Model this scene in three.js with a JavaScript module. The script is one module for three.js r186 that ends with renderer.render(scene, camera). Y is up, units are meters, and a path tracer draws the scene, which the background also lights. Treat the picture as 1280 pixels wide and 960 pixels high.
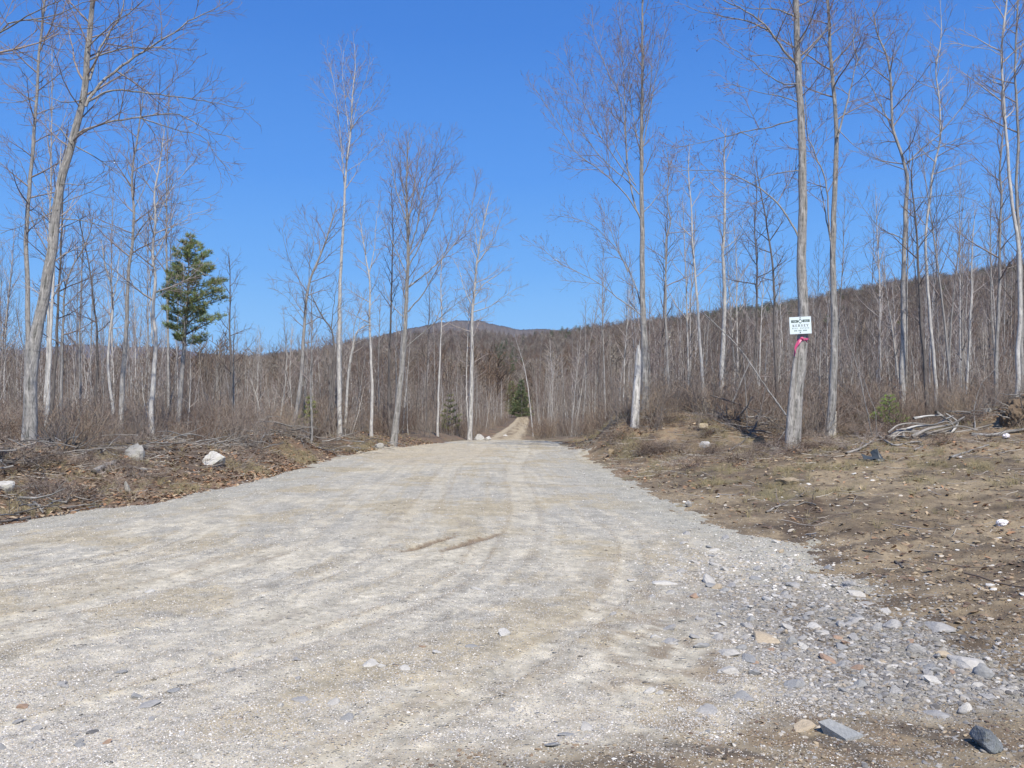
import * as THREE from 'three';
import { mergeVertices } from 'three/addons/utils/BufferGeometryUtils.js';

// ------------------------------------------------------------------ camera, sky, sun
const F = 1050, EYE = 1.6, HORIZON = 505;            // focal length in photo pixels, eye height, horizon row
const TILT = Math.atan((HORIZON - 480) / F);
const scene = new THREE.Scene();
const camera = new THREE.PerspectiveCamera(2 * Math.atan(480 / F) * 180 / Math.PI, 4 / 3, 0.1, 20000);
camera.position.set(0, EYE, 0);
camera.rotation.x = TILT;
const renderer = new THREE.WebGLRenderer({ antialias: true });
renderer.toneMapping = THREE.LinearToneMapping;
renderer.toneMappingExposure = 1.15;
renderer.shadowMap.enabled = true;

const SUN_AZ = 14 * Math.PI / 180, SUN_EL = 50 * Math.PI / 180;   // behind the camera, a little to the right
const sunDir = new THREE.Vector3(Math.sin(SUN_AZ) * Math.cos(SUN_EL), Math.sin(SUN_EL), Math.cos(SUN_AZ) * Math.cos(SUN_EL));
const sun = new THREE.DirectionalLight(new THREE.Color().setRGB(1, 0.93, 0.82), 4.8);
sun.position.copy(sunDir).multiplyScalar(150);
sun.castShadow = true;
sun.shadow.mapSize.set(4096, 4096);
Object.assign(sun.shadow.camera, { left: -60, right: 60, top: 60, bottom: -60, near: 1, far: 400 });
scene.add(sun, sun.target);

{
  const W = 1024, H = 512, data = new Float32Array(W * H * 4);
  const stops = [[0, 0.370, 0.640, 0.900], [4, 0.265, 0.540, 0.880], [9, 0.155, 0.400, 0.840], [15, 0.098, 0.300, 0.770], [24, 0.060, 0.212, 0.640], [40, 0.036, 0.140, 0.470], [90, 0.024, 0.095, 0.340]];
  for (let j = 0; j < H; j++) {
    const el = ((j + 0.5) / H - 0.5) * 180, e = Math.abs(el);
    let k = 0; while (k < stops.length - 2 && e > stops[k + 1][0]) k++;
    const a = stops[k], b = stops[k + 1], t = Math.min(1, (e - a[0]) / (b[0] - a[0]));
    for (let i = 0; i < W; i++) {
      const az = ((i + 0.5) / W - 0.5) * 2 * Math.PI, er = el * Math.PI / 180;
      // equirectangular: u = atan2(z, x)
      const dx = Math.cos(az) * Math.cos(er), dz = Math.sin(az) * Math.cos(er), dy = Math.sin(er);
      const c = Math.max(0, dx * sunDir.x + dy * sunDir.y + dz * sunDir.z);
      const glow = 0.25 * Math.pow(c, 6) + 0.8 * Math.pow(c, 60);
      const o = (j * W + i) * 4;
      data[o] = a[1] + (b[1] - a[1]) * t + glow * 0.8;
      data[o + 1] = a[2] + (b[2] - a[2]) * t + glow * 0.85;
      data[o + 2] = a[3] + (b[3] - a[3]) * t + glow * 0.9;
      data[o + 3] = 1;
    }
  }
  const sky = new THREE.DataTexture(data, W, H, THREE.RGBAFormat, THREE.FloatType);
  sky.mapping = THREE.EquirectangularReflectionMapping;
  sky.magFilter = sky.minFilter = THREE.LinearFilter;
  sky.needsUpdate = true;
  scene.background = sky;
  scene.environment = sky;
}

// ------------------------------------------------------------------ small tools
function rngOf(seed) { let a = seed >>> 0; return () => { a = (a + 0x6D2B79F5) | 0; let t = Math.imul(a ^ (a >>> 15), 1 | a); t = (t + Math.imul(t ^ (t >>> 7), 61 | t)) ^ t; return ((t ^ (t >>> 14)) >>> 0) / 4294967296; }; }
const clamp = (x, a = 0, b = 1) => x < a ? a : x > b ? b : x;
const smooth = (a, b, x) => { const t = clamp((x - a) / (b - a)); return t * t * (3 - 2 * t); };
const lerp = (a, b, t) => a + (b - a) * t;
function table(rows, x) { if (x <= rows[0][0]) return rows[0][1]; for (let i = 1; i < rows.length; i++) if (x <= rows[i][0]) { const t = (x - rows[i - 1][0]) / (rows[i][0] - rows[i - 1][0]); return lerp(rows[i - 1][1], rows[i][1], t * t * (3 - 2 * t) * 0.5 + t * 0.5); } return rows[rows.length - 1][1]; }
const PERM = new Uint8Array(512); { const r = rngOf(77), p = [...Array(256).keys()]; for (let i = 255; i > 0; i--) { const j = Math.floor(r() * (i + 1)); [p[i], p[j]] = [p[j], p[i]]; } for (let i = 0; i < 512; i++) PERM[i] = p[i & 255]; }
const GX = new Float32Array(256), GY = new Float32Array(256); for (let i = 0; i < 256; i++) { GX[i] = Math.cos(i * 2.39996); GY[i] = Math.sin(i * 2.39996); }
function noise(x, y, wrap = 256) {                    // gradient noise, about -1..1, repeating every wrap
  const xf = Math.floor(x), yf = Math.floor(y), u = x - xf, v = y - yf;
  const m = n => ((n % wrap) + wrap) % wrap & 255;
  const x0 = m(xf), x1 = m(xf + 1), y0 = m(yf), y1 = m(yf + 1);
  const g = (a, b, dx, dy) => { const h = PERM[PERM[a] + b]; return GX[h] * dx + GY[h] * dy; };
  const su = u * u * u * (u * (u * 6 - 15) + 10), sv = v * v * v * (v * (v * 6 - 15) + 10);
  return 1.5 * lerp(lerp(g(x0, y0, u, v), g(x1, y0, u - 1, v), su), lerp(g(x0, y1, u, v - 1), g(x1, y1, u - 1, v - 1), su), sv);
}
function fbm(x, y, o = 4) { let s = 0, a = 0.5; for (let i = 0; i < o; i++) { s += a * noise(x + i * 17.3, y - i * 9.1); x *= 2.03; y *= 2.03; a *= 0.5; } return s; }
const taken = new Map();
function numbered(n) { const k = taken.get(n) || 0; taken.set(n, k + 1); return k ? `${n}_${String(k).padStart(3, '0')}` : n; }
function tag(o, label, category, group, kind) { if (label) o.userData.label = label; if (category) o.userData.category = category; if (group) o.userData.group = group; if (kind) o.userData.kind = kind; return o; }
function top(o, name) { o.name = numbered(name); scene.add(o); o.traverse(m => { m.castShadow = m.receiveShadow = true; }); return o; }
function part(name, geo, mat, parent) { const m = new THREE.Mesh(geo, mat); m.name = name; m.castShadow = m.receiveShadow = true; parent.add(m); return m; }
// the point seen at photo pixel (px, py) at depth d metres ahead
function at(px, py, d) {
  const v = new THREE.Vector3((px - 640) / F, (480 - py) / F, -1).applyAxisAngle(new THREE.Vector3(1, 0, 0), TILT);
  return new THREE.Vector3(v.x * d / -v.z, EYE + v.y * d / -v.z, -d);
}

// ------------------------------------------------------------------ terrain
const XL = [[0, -10.5], [3, -9.6], [8, -7.8], [11.2, -6.8], [14, -5.75], [17, -5.35], [25, -5.2], [30, -4.1], [37, -2.6], [44, -1.9], [60, -2.2], [75, -1.7], [90, -1.0], [120, -0.2], [160, 0.4]];
const XR = [[0, 3.6], [3, 3.2], [5, 2.95], [6.3, 2.95], [9.6, 3.2], [11.6, 2.55], [17.7, 2.4], [33, 1.95], [42, 1.4], [60, 1.1], [75, 1.7], [90, 2.3], [120, 3.1], [160, 3.8]];
const xl = d => table(XL, d), xr = d => table(XR, d);
const RIDGE = [[-900, 450], [-200, 450], [0, 450], [230, 449], [300, 445], [390, 435], [450, 421], [520, 413], [600, 410], [650, 418], [700, 411], [760, 403], [850, 394], [930, 385], [1000, 375], [1060, 361], [1130, 350], [1200, 341], [1280, 327], [1500, 300], [2200, 300]];
const RDIST = [[-900, 900], [300, 800], [420, 900], [600, 950], [700, 700], [900, 480], [1280, 380], [2200, 380]];
function hill(x, d) {
  const r = Math.hypot(x, d); if (r < 90 || d < 20) return 0;
  const r0 = 90 + 75 * Math.exp(-1 * ((F * x / d - 8) / 70) ** 2); if (r < r0) return 0;
  const px = 640 + F * x / d, R = table(RDIST, clamp(px, -900, 2200)) * Math.hypot(1, x / d), y = table(RIDGE, clamp(px, -900, 2200));
  const tall = (HORIZON - y) / F * R / Math.hypot(1, x / d) + EYE - 9;
  const s = clamp((r - r0) / (R - r0)), past = Math.max(0, r - R);
  return tall * Math.pow(s, 1.5) - past * 0.12 + 3.0 * fbm(x * 0.012 + 5, d * 0.012, 3) * smooth(r0 + 10, r0 + 170, r) * (1 - 0.6 * s);
}
const fix = [];                                       // [x, d, height, reach]: ground heights read at the feet of things
const mounds = [[4.3, 26.3, 0.42, 2.0, 1.5], [6.1, 23.8, 0.36, 1.7, 1.5], [5.1, 22.6, 0.22, 1.6, 1.2], [2.9, 25.0, 0.25, 1.1, 1.3], [12.6, 20.2, 0.75, 1.1, 1.0], [-9.3, 15.6, 0.3, 1.0, 0.9], [-11, 17.4, 0.35, 1.2, 1.0], [-7.8, 19.8, 0.25, 1.3, 1.0], [-6.9, 24.5, 0.3, 1.5, 1.2], [-5.2, 28.5, 0.25, 1.6, 1.1]];
function base(x, d) {
  const along = -0.72 * smooth(32, 60, d) - 0.1 * smooth(60, 150, d);
  const l = xl(d) - x, r = x - xr(d);
  let h = along;
  if (l > 0) h += 0.42 * smooth(0, 3.2, l) * smooth(90, 40, d) - 0.05 * Math.max(0, l - 9) * smooth(150, 60, d);
  if (r > 0) h += (0.10 * Math.min(r, 5) + 0.055 * clamp(r - 5, 0, 12)) * lerp(1, 0.5, smooth(28, 60, d));
  return h + hill(x, d);
}
function ground(x, z, fine = true) {
  const d = -z;
  let h = base(x, d), sw = 0.25, sr = 0;
  if (d > 5 && d < 75 && Math.abs(x) < 50) for (const f of fix) { const q = ((x - f[0]) ** 2 + (d - f[1]) ** 2) / (f[3] * f[3]); if (q < 9) { const w = Math.exp(-q); sw += w; sr += w * f[2]; } }
  const l = xl(d) - x, r = x - xr(d), off = Math.max(l, r), verge = smooth(-0.1, 1.6, off);
  h += sr / sw * smooth(0, 1.2, off);
  for (const m of mounds) { const q = ((x - m[0]) / m[3]) ** 2 + ((d - m[1]) / m[4]) ** 2; if (q < 6) h += m[2] * Math.exp(-q); }
  if (fine && d < 70) {
    h += verge * (0.13 * fbm(x * 0.9, z * 0.9, 3) + 0.06 * fbm(x * 3.1, z * 3.1, 3)) * (l > 0 ? 1.25 : lerp(0.75, 1.2, smooth(12, 20, d)));
    h += 0.022 * fbm(x * 1.3 + 9, z * 1.3, 3) * (d < 40 ? 1 : 0);
    h += (0.3 + 0.7 * smooth(-1.2, 0.4, r)) * 0.05 * fbm(x * 5.2, z * 5.2, 4) * smooth(-2.5, 0.5, Math.max(off, 3.6 - d + x * 0.8));
  } else if (fine) h += 0.25 * fbm(x * 0.15, z * 0.15, 3) * smooth(0.5, 6, off);
  return h;
}
function hit(px, py) {                                // where the ray through a photo pixel meets the ground
  let lo = 2;
  for (let d = 2; d < 90; d *= 1.006) { const p = at(px, py, d); if (p.y < ground(p.x, p.z)) { let a = lo, b = d; for (let i = 0; i < 14; i++) { const m = (a + b) / 2, q = at(px, py, m); if (q.y < ground(q.x, q.z)) b = m; else a = m; } return at(px, py, b); } lo = d; }
  return at(px, py, 60);
}

// ------------------------------------------------------------------ the trees read off the photograph: [label, depth, width px at foot, colour, stem pixels, options]
const HERO = [
  ['stout leaning grey maple with scaly pale bark rising beside the rounded boulders', 18, 22, 'maple', [[35, 570], [37, 534], [39, 471], [45, 421], [55, 368], [64, 321], [75, 234], [87, 187], [100, 141], [106, 109], [110, 62], [113, 31], [118, -20], [122, -90], [130, -160]],
    { end: 0.16, from: 0.5, wide: 1.6, limbs: [[0.5, [107, 133], [122, 108], [145, 88], [170, 70], [203, 50], [240, 25], [285, 2]], [0.34, [110, 127], [143, 113], [187, 117], [260, 127], [310, 138]], [0.36, [97, 167], [113, 160], [147, 150], [173, 147], [223, 143], [260, 163], [297, 174]], [0.22, [173, 147], [213, 160], [257, 173], [267, 190], [287, 213]], [0.22, [95, 183], [120, 197], [145, 216], [163, 233]], [0.3, [112, 75], [147, 62], [193, 60], [247, 62]], [0.16, [77, 230], [105, 230], [133, 214]], [0.16, [79, 254], [108, 241], [137, 230]], [0.2, [75, 273], [110, 277], [140, 288], [165, 300]], [0.25, [109, 60], [140, 30], [175, 5], [215, -25]], [0.2, [102, 125], [80, 128], [55, 120], [20, 128]], [0.18, [72, 262], [45, 275], [0, 292]], [0.4, [112, 100], [125, 60], [150, 20], [165, -40]], [0.22, [90, 180], [75, 160], [60, 150], [48, 130]]] }],
  ['tall straight slim grey tree close behind the stout leaning maple', 23, 10, 'grey', [[31, 562], [34, 480], [35, 415], [34, 352], [33, 300], [36, 244], [41, 187], [44, 141], [47, 103], [50, 56], [53, 25], [60, -40], [66, -110]],
    { end: 0.2, from: 0.4, wide: 1.5, limbs: [[0.3, [37, 235], [27, 205], [12, 185], [-5, 165]], [0.25, [44, 155], [55, 140], [73, 130]], [0.3, [46, 110], [32, 95], [15, 72], [-5, 52]], [0.2, [45, 120], [25, 128], [0, 128]], [0.22, [39, 225], [50, 245], [58, 262]], [0.22, [48, 95], [70, 70], [85, 40]]] }],
  ['pale thin pole tree just beside the stout leaning maple foot', 21, 8, 'pale', [[57, 563], [59, 509], [62, 446], [64, 384], [67, 346], [70, 290], [72, 240], [78, 180]], { end: 0.2, from: 0.45, wide: 1.0 }],
  ['dark thin stem standing among pale poles near the leaning maple', 22, 6, 'dark', [[63, 560], [66, 500], [70, 440], [73, 368], [75, 321], [78, 270], [80, 200], [86, 150]], { end: 0.2, from: 0.4, wide: 1.1 }],
  ['slim tree bending toward the pine, its upper stem curving over', 25, 6, 'grey', [[75, 559], [77, 490], [78, 424], [81, 368], [90, 335], [103, 312], [112, 290], [118, 262]], { end: 0.2, from: 0.4, wide: 1.2 }],
  ['thin dark dead stem with few twigs behind the pale boulder', 27, 5, 'dark', [[114, 556], [121, 480], [122, 440], [121, 409], [117, 377], [111, 334], [104, 300], [97, 262]], { end: 0.25, from: 0.45, wide: 0.7 }],
  ['tall grey tree with upswept forked crown standing before the pine', 24, 9, 'maple', [[150, 556], [153, 478], [158, 415], [161, 339], [166, 301], [167, 261], [165, 223], [168, 195], [172, 170], [177, 135], [182, 105]],
    { end: 0.16, from: 0.5, wide: 1.3, limbs: [[0.5, [167, 301], [178, 283], [189, 270], [197, 254], [217, 229], [236, 211], [250, 190]], [0.4, [165, 225], [158, 205], [161, 176], [150, 150], [140, 120]], [0.3, [162, 330], [175, 316], [183, 300]], [0.35, [167, 280], [190, 262], [222, 255], [262, 246]], [0.3, [165, 235], [150, 215], [130, 205]], [0.3, [166, 300], [145, 285], [118, 280]], [0.35, [168, 260], [180, 235], [192, 205], [205, 165]]] }],
  ['thin pale tree with a Y fork leaning against the forked grey tree', 25, 6, 'pale', [[146, 557], [140, 505], [135, 452], [141, 377], [137, 350], [131, 330], [127, 300]], { end: 0.3, from: 0.55, wide: 0.8, limbs: [[0.8, [141, 372], [147, 350], [148, 328], [152, 300]]] }],
  ['knobbly pale twin-stemmed tree standing right before the green pine', 23, 9, 'pale', [[191, 563], [189, 519], [192, 475], [194, 425], [192, 387], [194, 347], [191, 320], [194, 276], [194, 239], [200, 200], [206, 160]],
    { end: 0.16, from: 0.45, wide: 1.3, limbs: [[0.6, [191, 430], [188, 390], [187, 350], [184, 314], [181, 285], [172, 250]], [0.5, [193, 402], [198, 392], [201, 388]], [0.25, [188, 382], [172, 383], [164, 390]], [0.35, [194, 310], [210, 290], [232, 270], [262, 262]], [0.35, [194, 280], [206, 250], [222, 225], [240, 205]], [0.3, [193, 340], [215, 325], [240, 335], [262, 345]]] }],
  ['thin dark dead stem alone between the pine and the leaning trees', 29, 5, 'dark', [[286, 548], [286, 515], [289, 487], [288, 440], [287, 400], [288, 347], [286, 315]], { end: 0.2, from: 0.35, wide: 0.9 }],
  ['grey leaning tree with dark upper stem behind the brush heap', 29, 8, 'grey', [[358, 557], [371, 512], [378, 450], [381, 395], [386, 357], [398, 324], [407, 302], [415, 276], [423, 250]],
    { end: 0.2, from: 0.4, wide: 1.2, limbs: [[0.45, [372, 492], [385, 470], [396, 448], [404, 434]], [0.4, [386, 357], [387, 330], [392, 305], [385, 280], [378, 262]], [0.4, [404, 308], [420, 292], [438, 272], [452, 255]], [0.3, [383, 380], [372, 345], [360, 320], [352, 285]], [0.3, [380, 400], [365, 380], [350, 365], [335, 360]]] }],
  ['tall slender pale tree with narrow reddish budded top above all its neighbours', 30, 8, 'pale', [[425, 545], [424, 476], [424, 412], [425, 357], [428, 298], [431, 240], [433, 209], [438, 165], [441, 115], [444, 80], [443, 55]],
    { end: 0.14, from: 0.62, wide: 0.9, steep: 1, buds: 1, limbs: [[0.5, [431, 240], [428, 200], [425, 165], [420, 120], [412, 78]], [0.4, [440, 160], [452, 145], [468, 130], [478, 112]], [0.35, [438, 170], [446, 130], [458, 95], [464, 72]], [0.3, [433, 215], [448, 205], [465, 188], [480, 175]], [0.4, [437, 175], [432, 130], [428, 90], [430, 62]]] }],
  ['dark crooked stem twisting up beside the tall slender pale tree', 29, 6, 'dark', [[402, 553], [408, 525], [414, 502], [417, 444], [414, 412], [404, 398], [395, 380], [388, 365]], { end: 0.25, from: 0.6, wide: 0.8, limbs: [[0.6, [414, 412], [416, 390], [419, 368], [424, 345]]] }],
  ['short pale curved pair stem close to the tall slender tree', 31, 6, 'pale', [[431, 545], [435, 476], [441, 431], [446, 415], [456, 408], [466, 405]], { end: 0.25, from: 0.5, wide: 0.8, limbs: [[0.6, [441, 428], [443, 405], [450, 385], [458, 362]], [0.6, [436, 470], [441, 440], [446, 420], [452, 385], [451, 366]]] }],
  ['slim pale tree with small forked crown between two taller ones', 31, 6, 'pale', [[464, 548], [465, 476], [462, 412], [462, 347], [458, 324], [453, 295], [450, 270]], { end: 0.2, from: 0.5, wide: 1.0, limbs: [[0.6, [462, 340], [468, 310], [470, 280], [474, 250]]] }],
  ['slim dark-stemmed tree with upright twigs tight beside the vase-shaped tree', 34, 5, 'dark', [[487, 546], [486, 480], [488, 412], [490, 347], [491, 298], [490, 255], [489, 225]], { end: 0.2, from: 0.45, wide: 1.0, steep: 1 }],
  ['broad vase-shaped grey tree with fine upswept twigs beside the road bend', 31, 11, 'maple', [[491, 548], [499, 492], [504, 444], [507, 395], [509, 355], [510, 310], [509, 270], [508, 235], [509, 200], [512, 165]],
    { end: 0.12, from: 0.45, wide: 1.3, steep: 1, limbs: [[0.5, [511, 359], [538, 337], [560, 315], [583, 281], [597, 225]], [0.45, [510, 390], [532, 362], [552, 325], [565, 290], [568, 262]], [0.42, [508, 434], [524, 420], [544, 403], [569, 381], [597, 362]], [0.45, [507, 275], [495, 235], [489, 205], [486, 175]], [0.5, [510, 320], [522, 280], [530, 240], [545, 200], [562, 172]], [0.5, [509, 285], [516, 245], [522, 205], [528, 170]], [0.4, [508, 260], [502, 225], [500, 195], [498, 165]], [0.45, [510, 335], [528, 300], [545, 262], [556, 228], [572, 200]], [0.4, [509, 345], [496, 315], [483, 285], [474, 255]], [0.35, [507, 400], [490, 380], [478, 352]], [0.3, [510, 300], [519, 262], [531, 222], [540, 182]]] }],
  ['cluster-stemmed pale tree nearest the mouth of the dirt track', 42, 8, 'pale', [[587, 546], [589, 499], [590, 439], [590, 400], [593, 362], [597, 322], [602, 291], [608, 265], [614, 240]],
    { end: 0.16, from: 0.4, wide: 1.5, limbs: [[0.5, [593, 372], [605, 355], [620, 345], [640, 330]], [0.45, [592, 390], [610, 384], [628, 372], [650, 358]], [0.5, [596, 330], [612, 308], [622, 285], [632, 258]], [0.6, [586, 543], [583, 490], [584, 440], [586, 395], [588, 350]], [0.5, [591, 385], [580, 360], [574, 338], [566, 322]], [0.45, [598, 318], [594, 290], [596, 262]]] }],
  ['thin pale stem among brown saplings between vase-shaped and clustered trees', 40, 4, 'pale', [[547, 545], [548, 500], [550, 445], [552, 400], [551, 350], [553, 310]], { end: 0.25, from: 0.5, wide: 0.9 }],
  ['thin pale stem leaning over the dirt track from its far bank', 58, 3, 'pale', [[667, 542], [663, 510], [659, 479], [655, 458], [650, 440], [643, 418]], { end: 0.15, from: 0.6, wide: 0.9 }],
  ['tall maple with long upswept one-sided limbs rising from the earth mound', 26, 12, 'maple', [[805, 526], [806, 450], [803, 362], [803, 291], [802, 233], [802, 167], [803, 100], [803, 33], [804, -10], [806, -60]],
    { end: 0.14, from: 0.5, wide: 0.9, steep: 1, buds: 0.5, limbs: [[0.4, [800, 272], [787, 250], [773, 233], [750, 213], [720, 190], [697, 153], [670, 113]], [0.36, [799, 243], [780, 222], [757, 203], [723, 160], [693, 110]], [0.34, [795, 232], [770, 200], [742, 155], [722, 110], [706, 62]], [0.5, [801, 275], [793, 253], [784, 205], [782, 150], [780, 100], [776, 45], [774, -10]], [0.36, [784, 200], [777, 130], [760, 90], [748, 60], [737, 25]], [0.34, [802, 200], [792, 150], [786, 100], [784, 40]], [0.34, [803, 187], [813, 133], [822, 83], [832, 35]], [0.3, [804, 266], [818, 250], [830, 233], [841, 195]], [0.45, [805, 404], [796, 362], [773, 316], [738, 280], [702, 270]], [0.36, [803, 395], [780, 378], [745, 352], [702, 330], [674, 308]], [0.5, [811, 522], [811, 450], [806, 400], [798, 366]], [0.3, [785, 340], [768, 300], [757, 272], [750, 255]], [0.26, [803, 170], [812, 120], [815, 70], [818, 15]], [0.3, [792, 225], [765, 175], [752, 130], [738, 80]]] }],
  ['slim grey tree with crooked middle just beyond the earth mound', 31, 5, 'grey', [[838, 512], [835, 470], [833, 432], [832, 380], [832, 326], [833, 298], [838, 280], [834, 250], [836, 215], [833, 180]], { end: 0.2, from: 0.45, wide: 1.1, buds: 0.5 }],
  ['slim pale tree with tight budded top rising behind the brushy hummock', 27, 6, 'pale', [[880, 518], [876, 441], [872, 385], [869, 347], [866, 300], [863, 249], [861, 215], [862, 180]], { end: 0.2, from: 0.5, wide: 0.9, buds: 0.6 }],
  ['blotchy white-barked tree beyond the hummock with crooked stub limbs', 30, 9, 'pale', [[900, 512], [902, 470], [904, 424], [906, 374], [904, 317], [906, 271], [906, 218], [905, 190], [908, 160]], { end: 0.16, from: 0.5, wide: 1.1, buds: 0.6, limbs: [[0.4, [905, 310], [918, 302], [926, 290], [930, 268]], [0.3, [905, 385], [925, 350], [935, 330]]] }],
  ['thin dark tree behind the crossing fallen saplings', 30, 5, 'dark', [[942, 510], [943, 460], [945, 427], [946, 380], [946, 333], [943, 286], [946, 250], [944, 215]], { end: 0.2, from: 0.45, wide: 1.1, buds: 0.5 }],
  ['thin dark crooked tree next to the tree that carries the notice', 28, 6, 'dark', [[972, 520], [970, 460], [968, 411], [967, 349], [962, 305], [957, 270], [950, 235], [944, 200]], { end: 0.2, from: 0.45, wide: 1.1, limbs: [[0.5, [967, 352], [976, 335], [990, 325]], [0.5, [968, 390], [958, 360], [950, 345]], [0.45, [963, 300], [973, 285], [982, 262], [986, 225]]] }],
  ['mature grey-barked tree carrying the white notice board and pink tape', 20, 20, 'maple', [[991, 561], [995, 520], [998, 472], [1003, 430], [1004, 400], [1003, 370], [1002, 317], [1004, 255], [1003, 200], [1002, 150], [999, 100], [996, 50], [995, 0], [996, -60], [998, -130]],
    { end: 0.3, from: 0.62, wide: 1.5, buds: 1, limbs: [[0.34, [998, 296], [990, 280], [977, 261], [959, 242], [934, 227], [902, 214], [856, 213], [835, 207]], [0.26, [996, 149], [965, 158], [924, 166], [896, 174], [838, 186]], [0.2, [999, 213], [975, 216], [950, 224], [920, 240], [893, 249]], [0.46, [999, 85], [982, 65], [967, 45], [952, 27], [925, 10], [905, 0], [880, -14]], [0.3, [960, 37], [935, 27], [897, 19], [858, 9]], [0.3, [993, 20], [972, 12], [935, 10], [915, 0]], [0.24, [997, 105], [980, 105], [957, 92], [940, 77], [917, 62], [890, 48]], [0.2, [998, 128], [975, 120], [950, 116], [925, 108], [905, 104]], [0.3, [999, 80], [1015, 60], [1030, 40], [1045, 10]], [0.22, [997, 74], [975, 72], [958, 68], [938, 70]], [0.18, [925, 165], [945, 175], [935, 186]], [0.25, [996, 60], [1012, 30], [1018, -10]]] }],
  ['grey tree with a split white scar at its foot and forked top', 22, 13, 'maple', [[1036, 549], [1039, 520], [1041, 480], [1043, 430], [1043, 391], [1041, 320], [1044, 225], [1046, 180], [1044, 137], [1041, 100], [1037, 50], [1035, 0], [1036, -60], [1040, -110]],
    { end: 0.2, from: 0.6, wide: 1.5, buds: 0.6, limbs: [[0.55, [1047, 172], [1053, 150], [1060, 125], [1067, 95], [1072, 77], [1088, 60], [1110, 45]], [0.3, [1072, 77], [1066, 50], [1070, 20], [1064, -10]], [0.5, [1040, 320], [1035, 262], [1032, 225], [1022, 200], [1010, 170], [1007, 132], [1006, 100], [1010, 62], [1015, 22]], [0.4, [1038, 300], [1028, 245], [1020, 207], [1012, 180]], [0.25, [1041, 100], [1025, 118], [1012, 135]], [0.25, [1040, 92], [1060, 50], [1090, 20], [1120, -5]], [0.22, [1037, 55], [1020, 40], [1010, 30]], [0.25, [1036, 10], [1055, -5], [1070, -20]], [0.25, [1045, 160], [1065, 180], [1100, 200]]] }],
  ['straight grey tree with wide spreading limbs beside the young evergreen', 26, 10, 'maple', [[1128, 522], [1128, 456], [1129, 400], [1130, 325], [1132, 262], [1134, 225], [1128, 195], [1117, 162], [1114, 112], [1110, 75], [1098, 45], [1090, 10]],
    { end: 0.2, from: 0.6, wide: 1.3, limbs: [[0.5, [1118, 165], [1102, 135], [1085, 100], [1072, 77], [1066, 45]], [0.5, [1133, 205], [1150, 188], [1172, 170], [1200, 137], [1230, 105], [1245, 87]], [0.42, [1134, 202], [1172, 185], [1215, 165], [1245, 140]], [0.34, [1130, 212], [1097, 200], [1060, 187]], [0.3, [1202, 137], [1210, 118], [1220, 102]], [0.3, [1132, 250], [1160, 246], [1205, 246], [1240, 262]], [0.3, [1130, 300], [1095, 280], [1062, 232]], [0.3, [1129, 300], [1115, 292], [1085, 290]], [0.25, [1131, 310], [1100, 325], [1062, 346]], [0.3, [1115, 115], [1125, 80], [1135, 40]], [0.3, [1112, 85], [1125, 55], [1140, 30]]] }],
  ['dark slim stem standing in the tangle of bleached branches', 24, 7, 'dark', [[1161, 530], [1158, 490], [1155, 450], [1152, 409], [1149, 350], [1145, 282], [1140, 232], [1141, 190]], { end: 0.2, from: 0.5, wide: 1.0, limbs: [[0.4, [1152, 408], [1130, 390], [1105, 370]], [0.35, [1147, 300], [1175, 280], [1200, 262]]] }],
  ['slim pale tree curving upward behind the bleached branch heap', 27, 6, 'pale', [[1171, 520], [1169, 470], [1166, 437], [1160, 362], [1157, 300], [1162, 250], [1166, 215], [1175, 175], [1174, 125], [1170, 87], [1176, 50], [1176, 0]], { end: 0.2, from: 0.55, wide: 1.1, limbs: [[0.4, [1171, 108], [1180, 98], [1186, 88]], [0.3, [1157, 300], [1150, 270], [1145, 266]]] }],
  ['thin white-barked stem among brown saplings by the grey stump block', 29, 5, 'pale', [[1208, 512], [1210, 460], [1213, 400], [1215, 350], [1215, 310], [1218, 262]], { end: 0.25, from: 0.45, wide: 0.9 }],
  ['lichen-streaked grey tree between the stump block and the dirt bank', 26, 7, 'grey', [[1243, 524], [1245, 470], [1247, 400], [1250, 350], [1249, 300], [1252, 250], [1250, 205], [1256, 150]], { end: 0.25, from: 0.45, wide: 1.4 }],
  ['tall pale curving tree, one of a close pair above the dirt bank', 22, 8, 'pale', [[1271, 520], [1272, 460], [1275, 375], [1272, 300], [1265, 250], [1260, 200], [1257, 150], [1252, 75], [1254, 37], [1258, 0], [1264, -70]], { end: 0.25, from: 0.6, wide: 1.3, limbs: [[0.3, [1253, 70], [1238, 62], [1225, 60], [1180, 53]], [0.3, [1255, 110], [1263, 92], [1280, 75]], [0.3, [1253, 40], [1262, 22], [1275, 5]]] }],
  ['tall grey-green straight tree, the other of a close pair above the dirt bank', 22.6, 7, 'grey', [[1277, 519], [1277, 440], [1276, 350], [1272, 260], [1271, 225], [1273, 175], [1270, 120], [1269, 75], [1271, 30], [1273, -20], [1276, -80]], { end: 0.25, from: 0.55, wide: 1.3 }],
  ['bare tree whose long limb reaches over the verge, trunk at the brush edge', 12.5, 20, 'maple', [[-78, 620], [-76, 520], [-80, 400], [-74, 280], [-72, 160], [-66, 60], [-60, -40], [-55, -140]],
    { end: 0.3, from: 0.72, wide: 1.3, limbs: [[0.4, [-68, 95], [-40, 62], [0, 40], [30, 22], [75, 0], [110, -25]], [0.3, [0, 41], [20, 26], [45, 24], [75, 16], [112, 2], [150, -10]], [0.2, [40, 24], [70, 32], [110, 36], [130, 32]]] }],
];
const SNAG = [24.6, [[793, 537], [795, 500], [798, 450], [798, 431]]];
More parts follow.
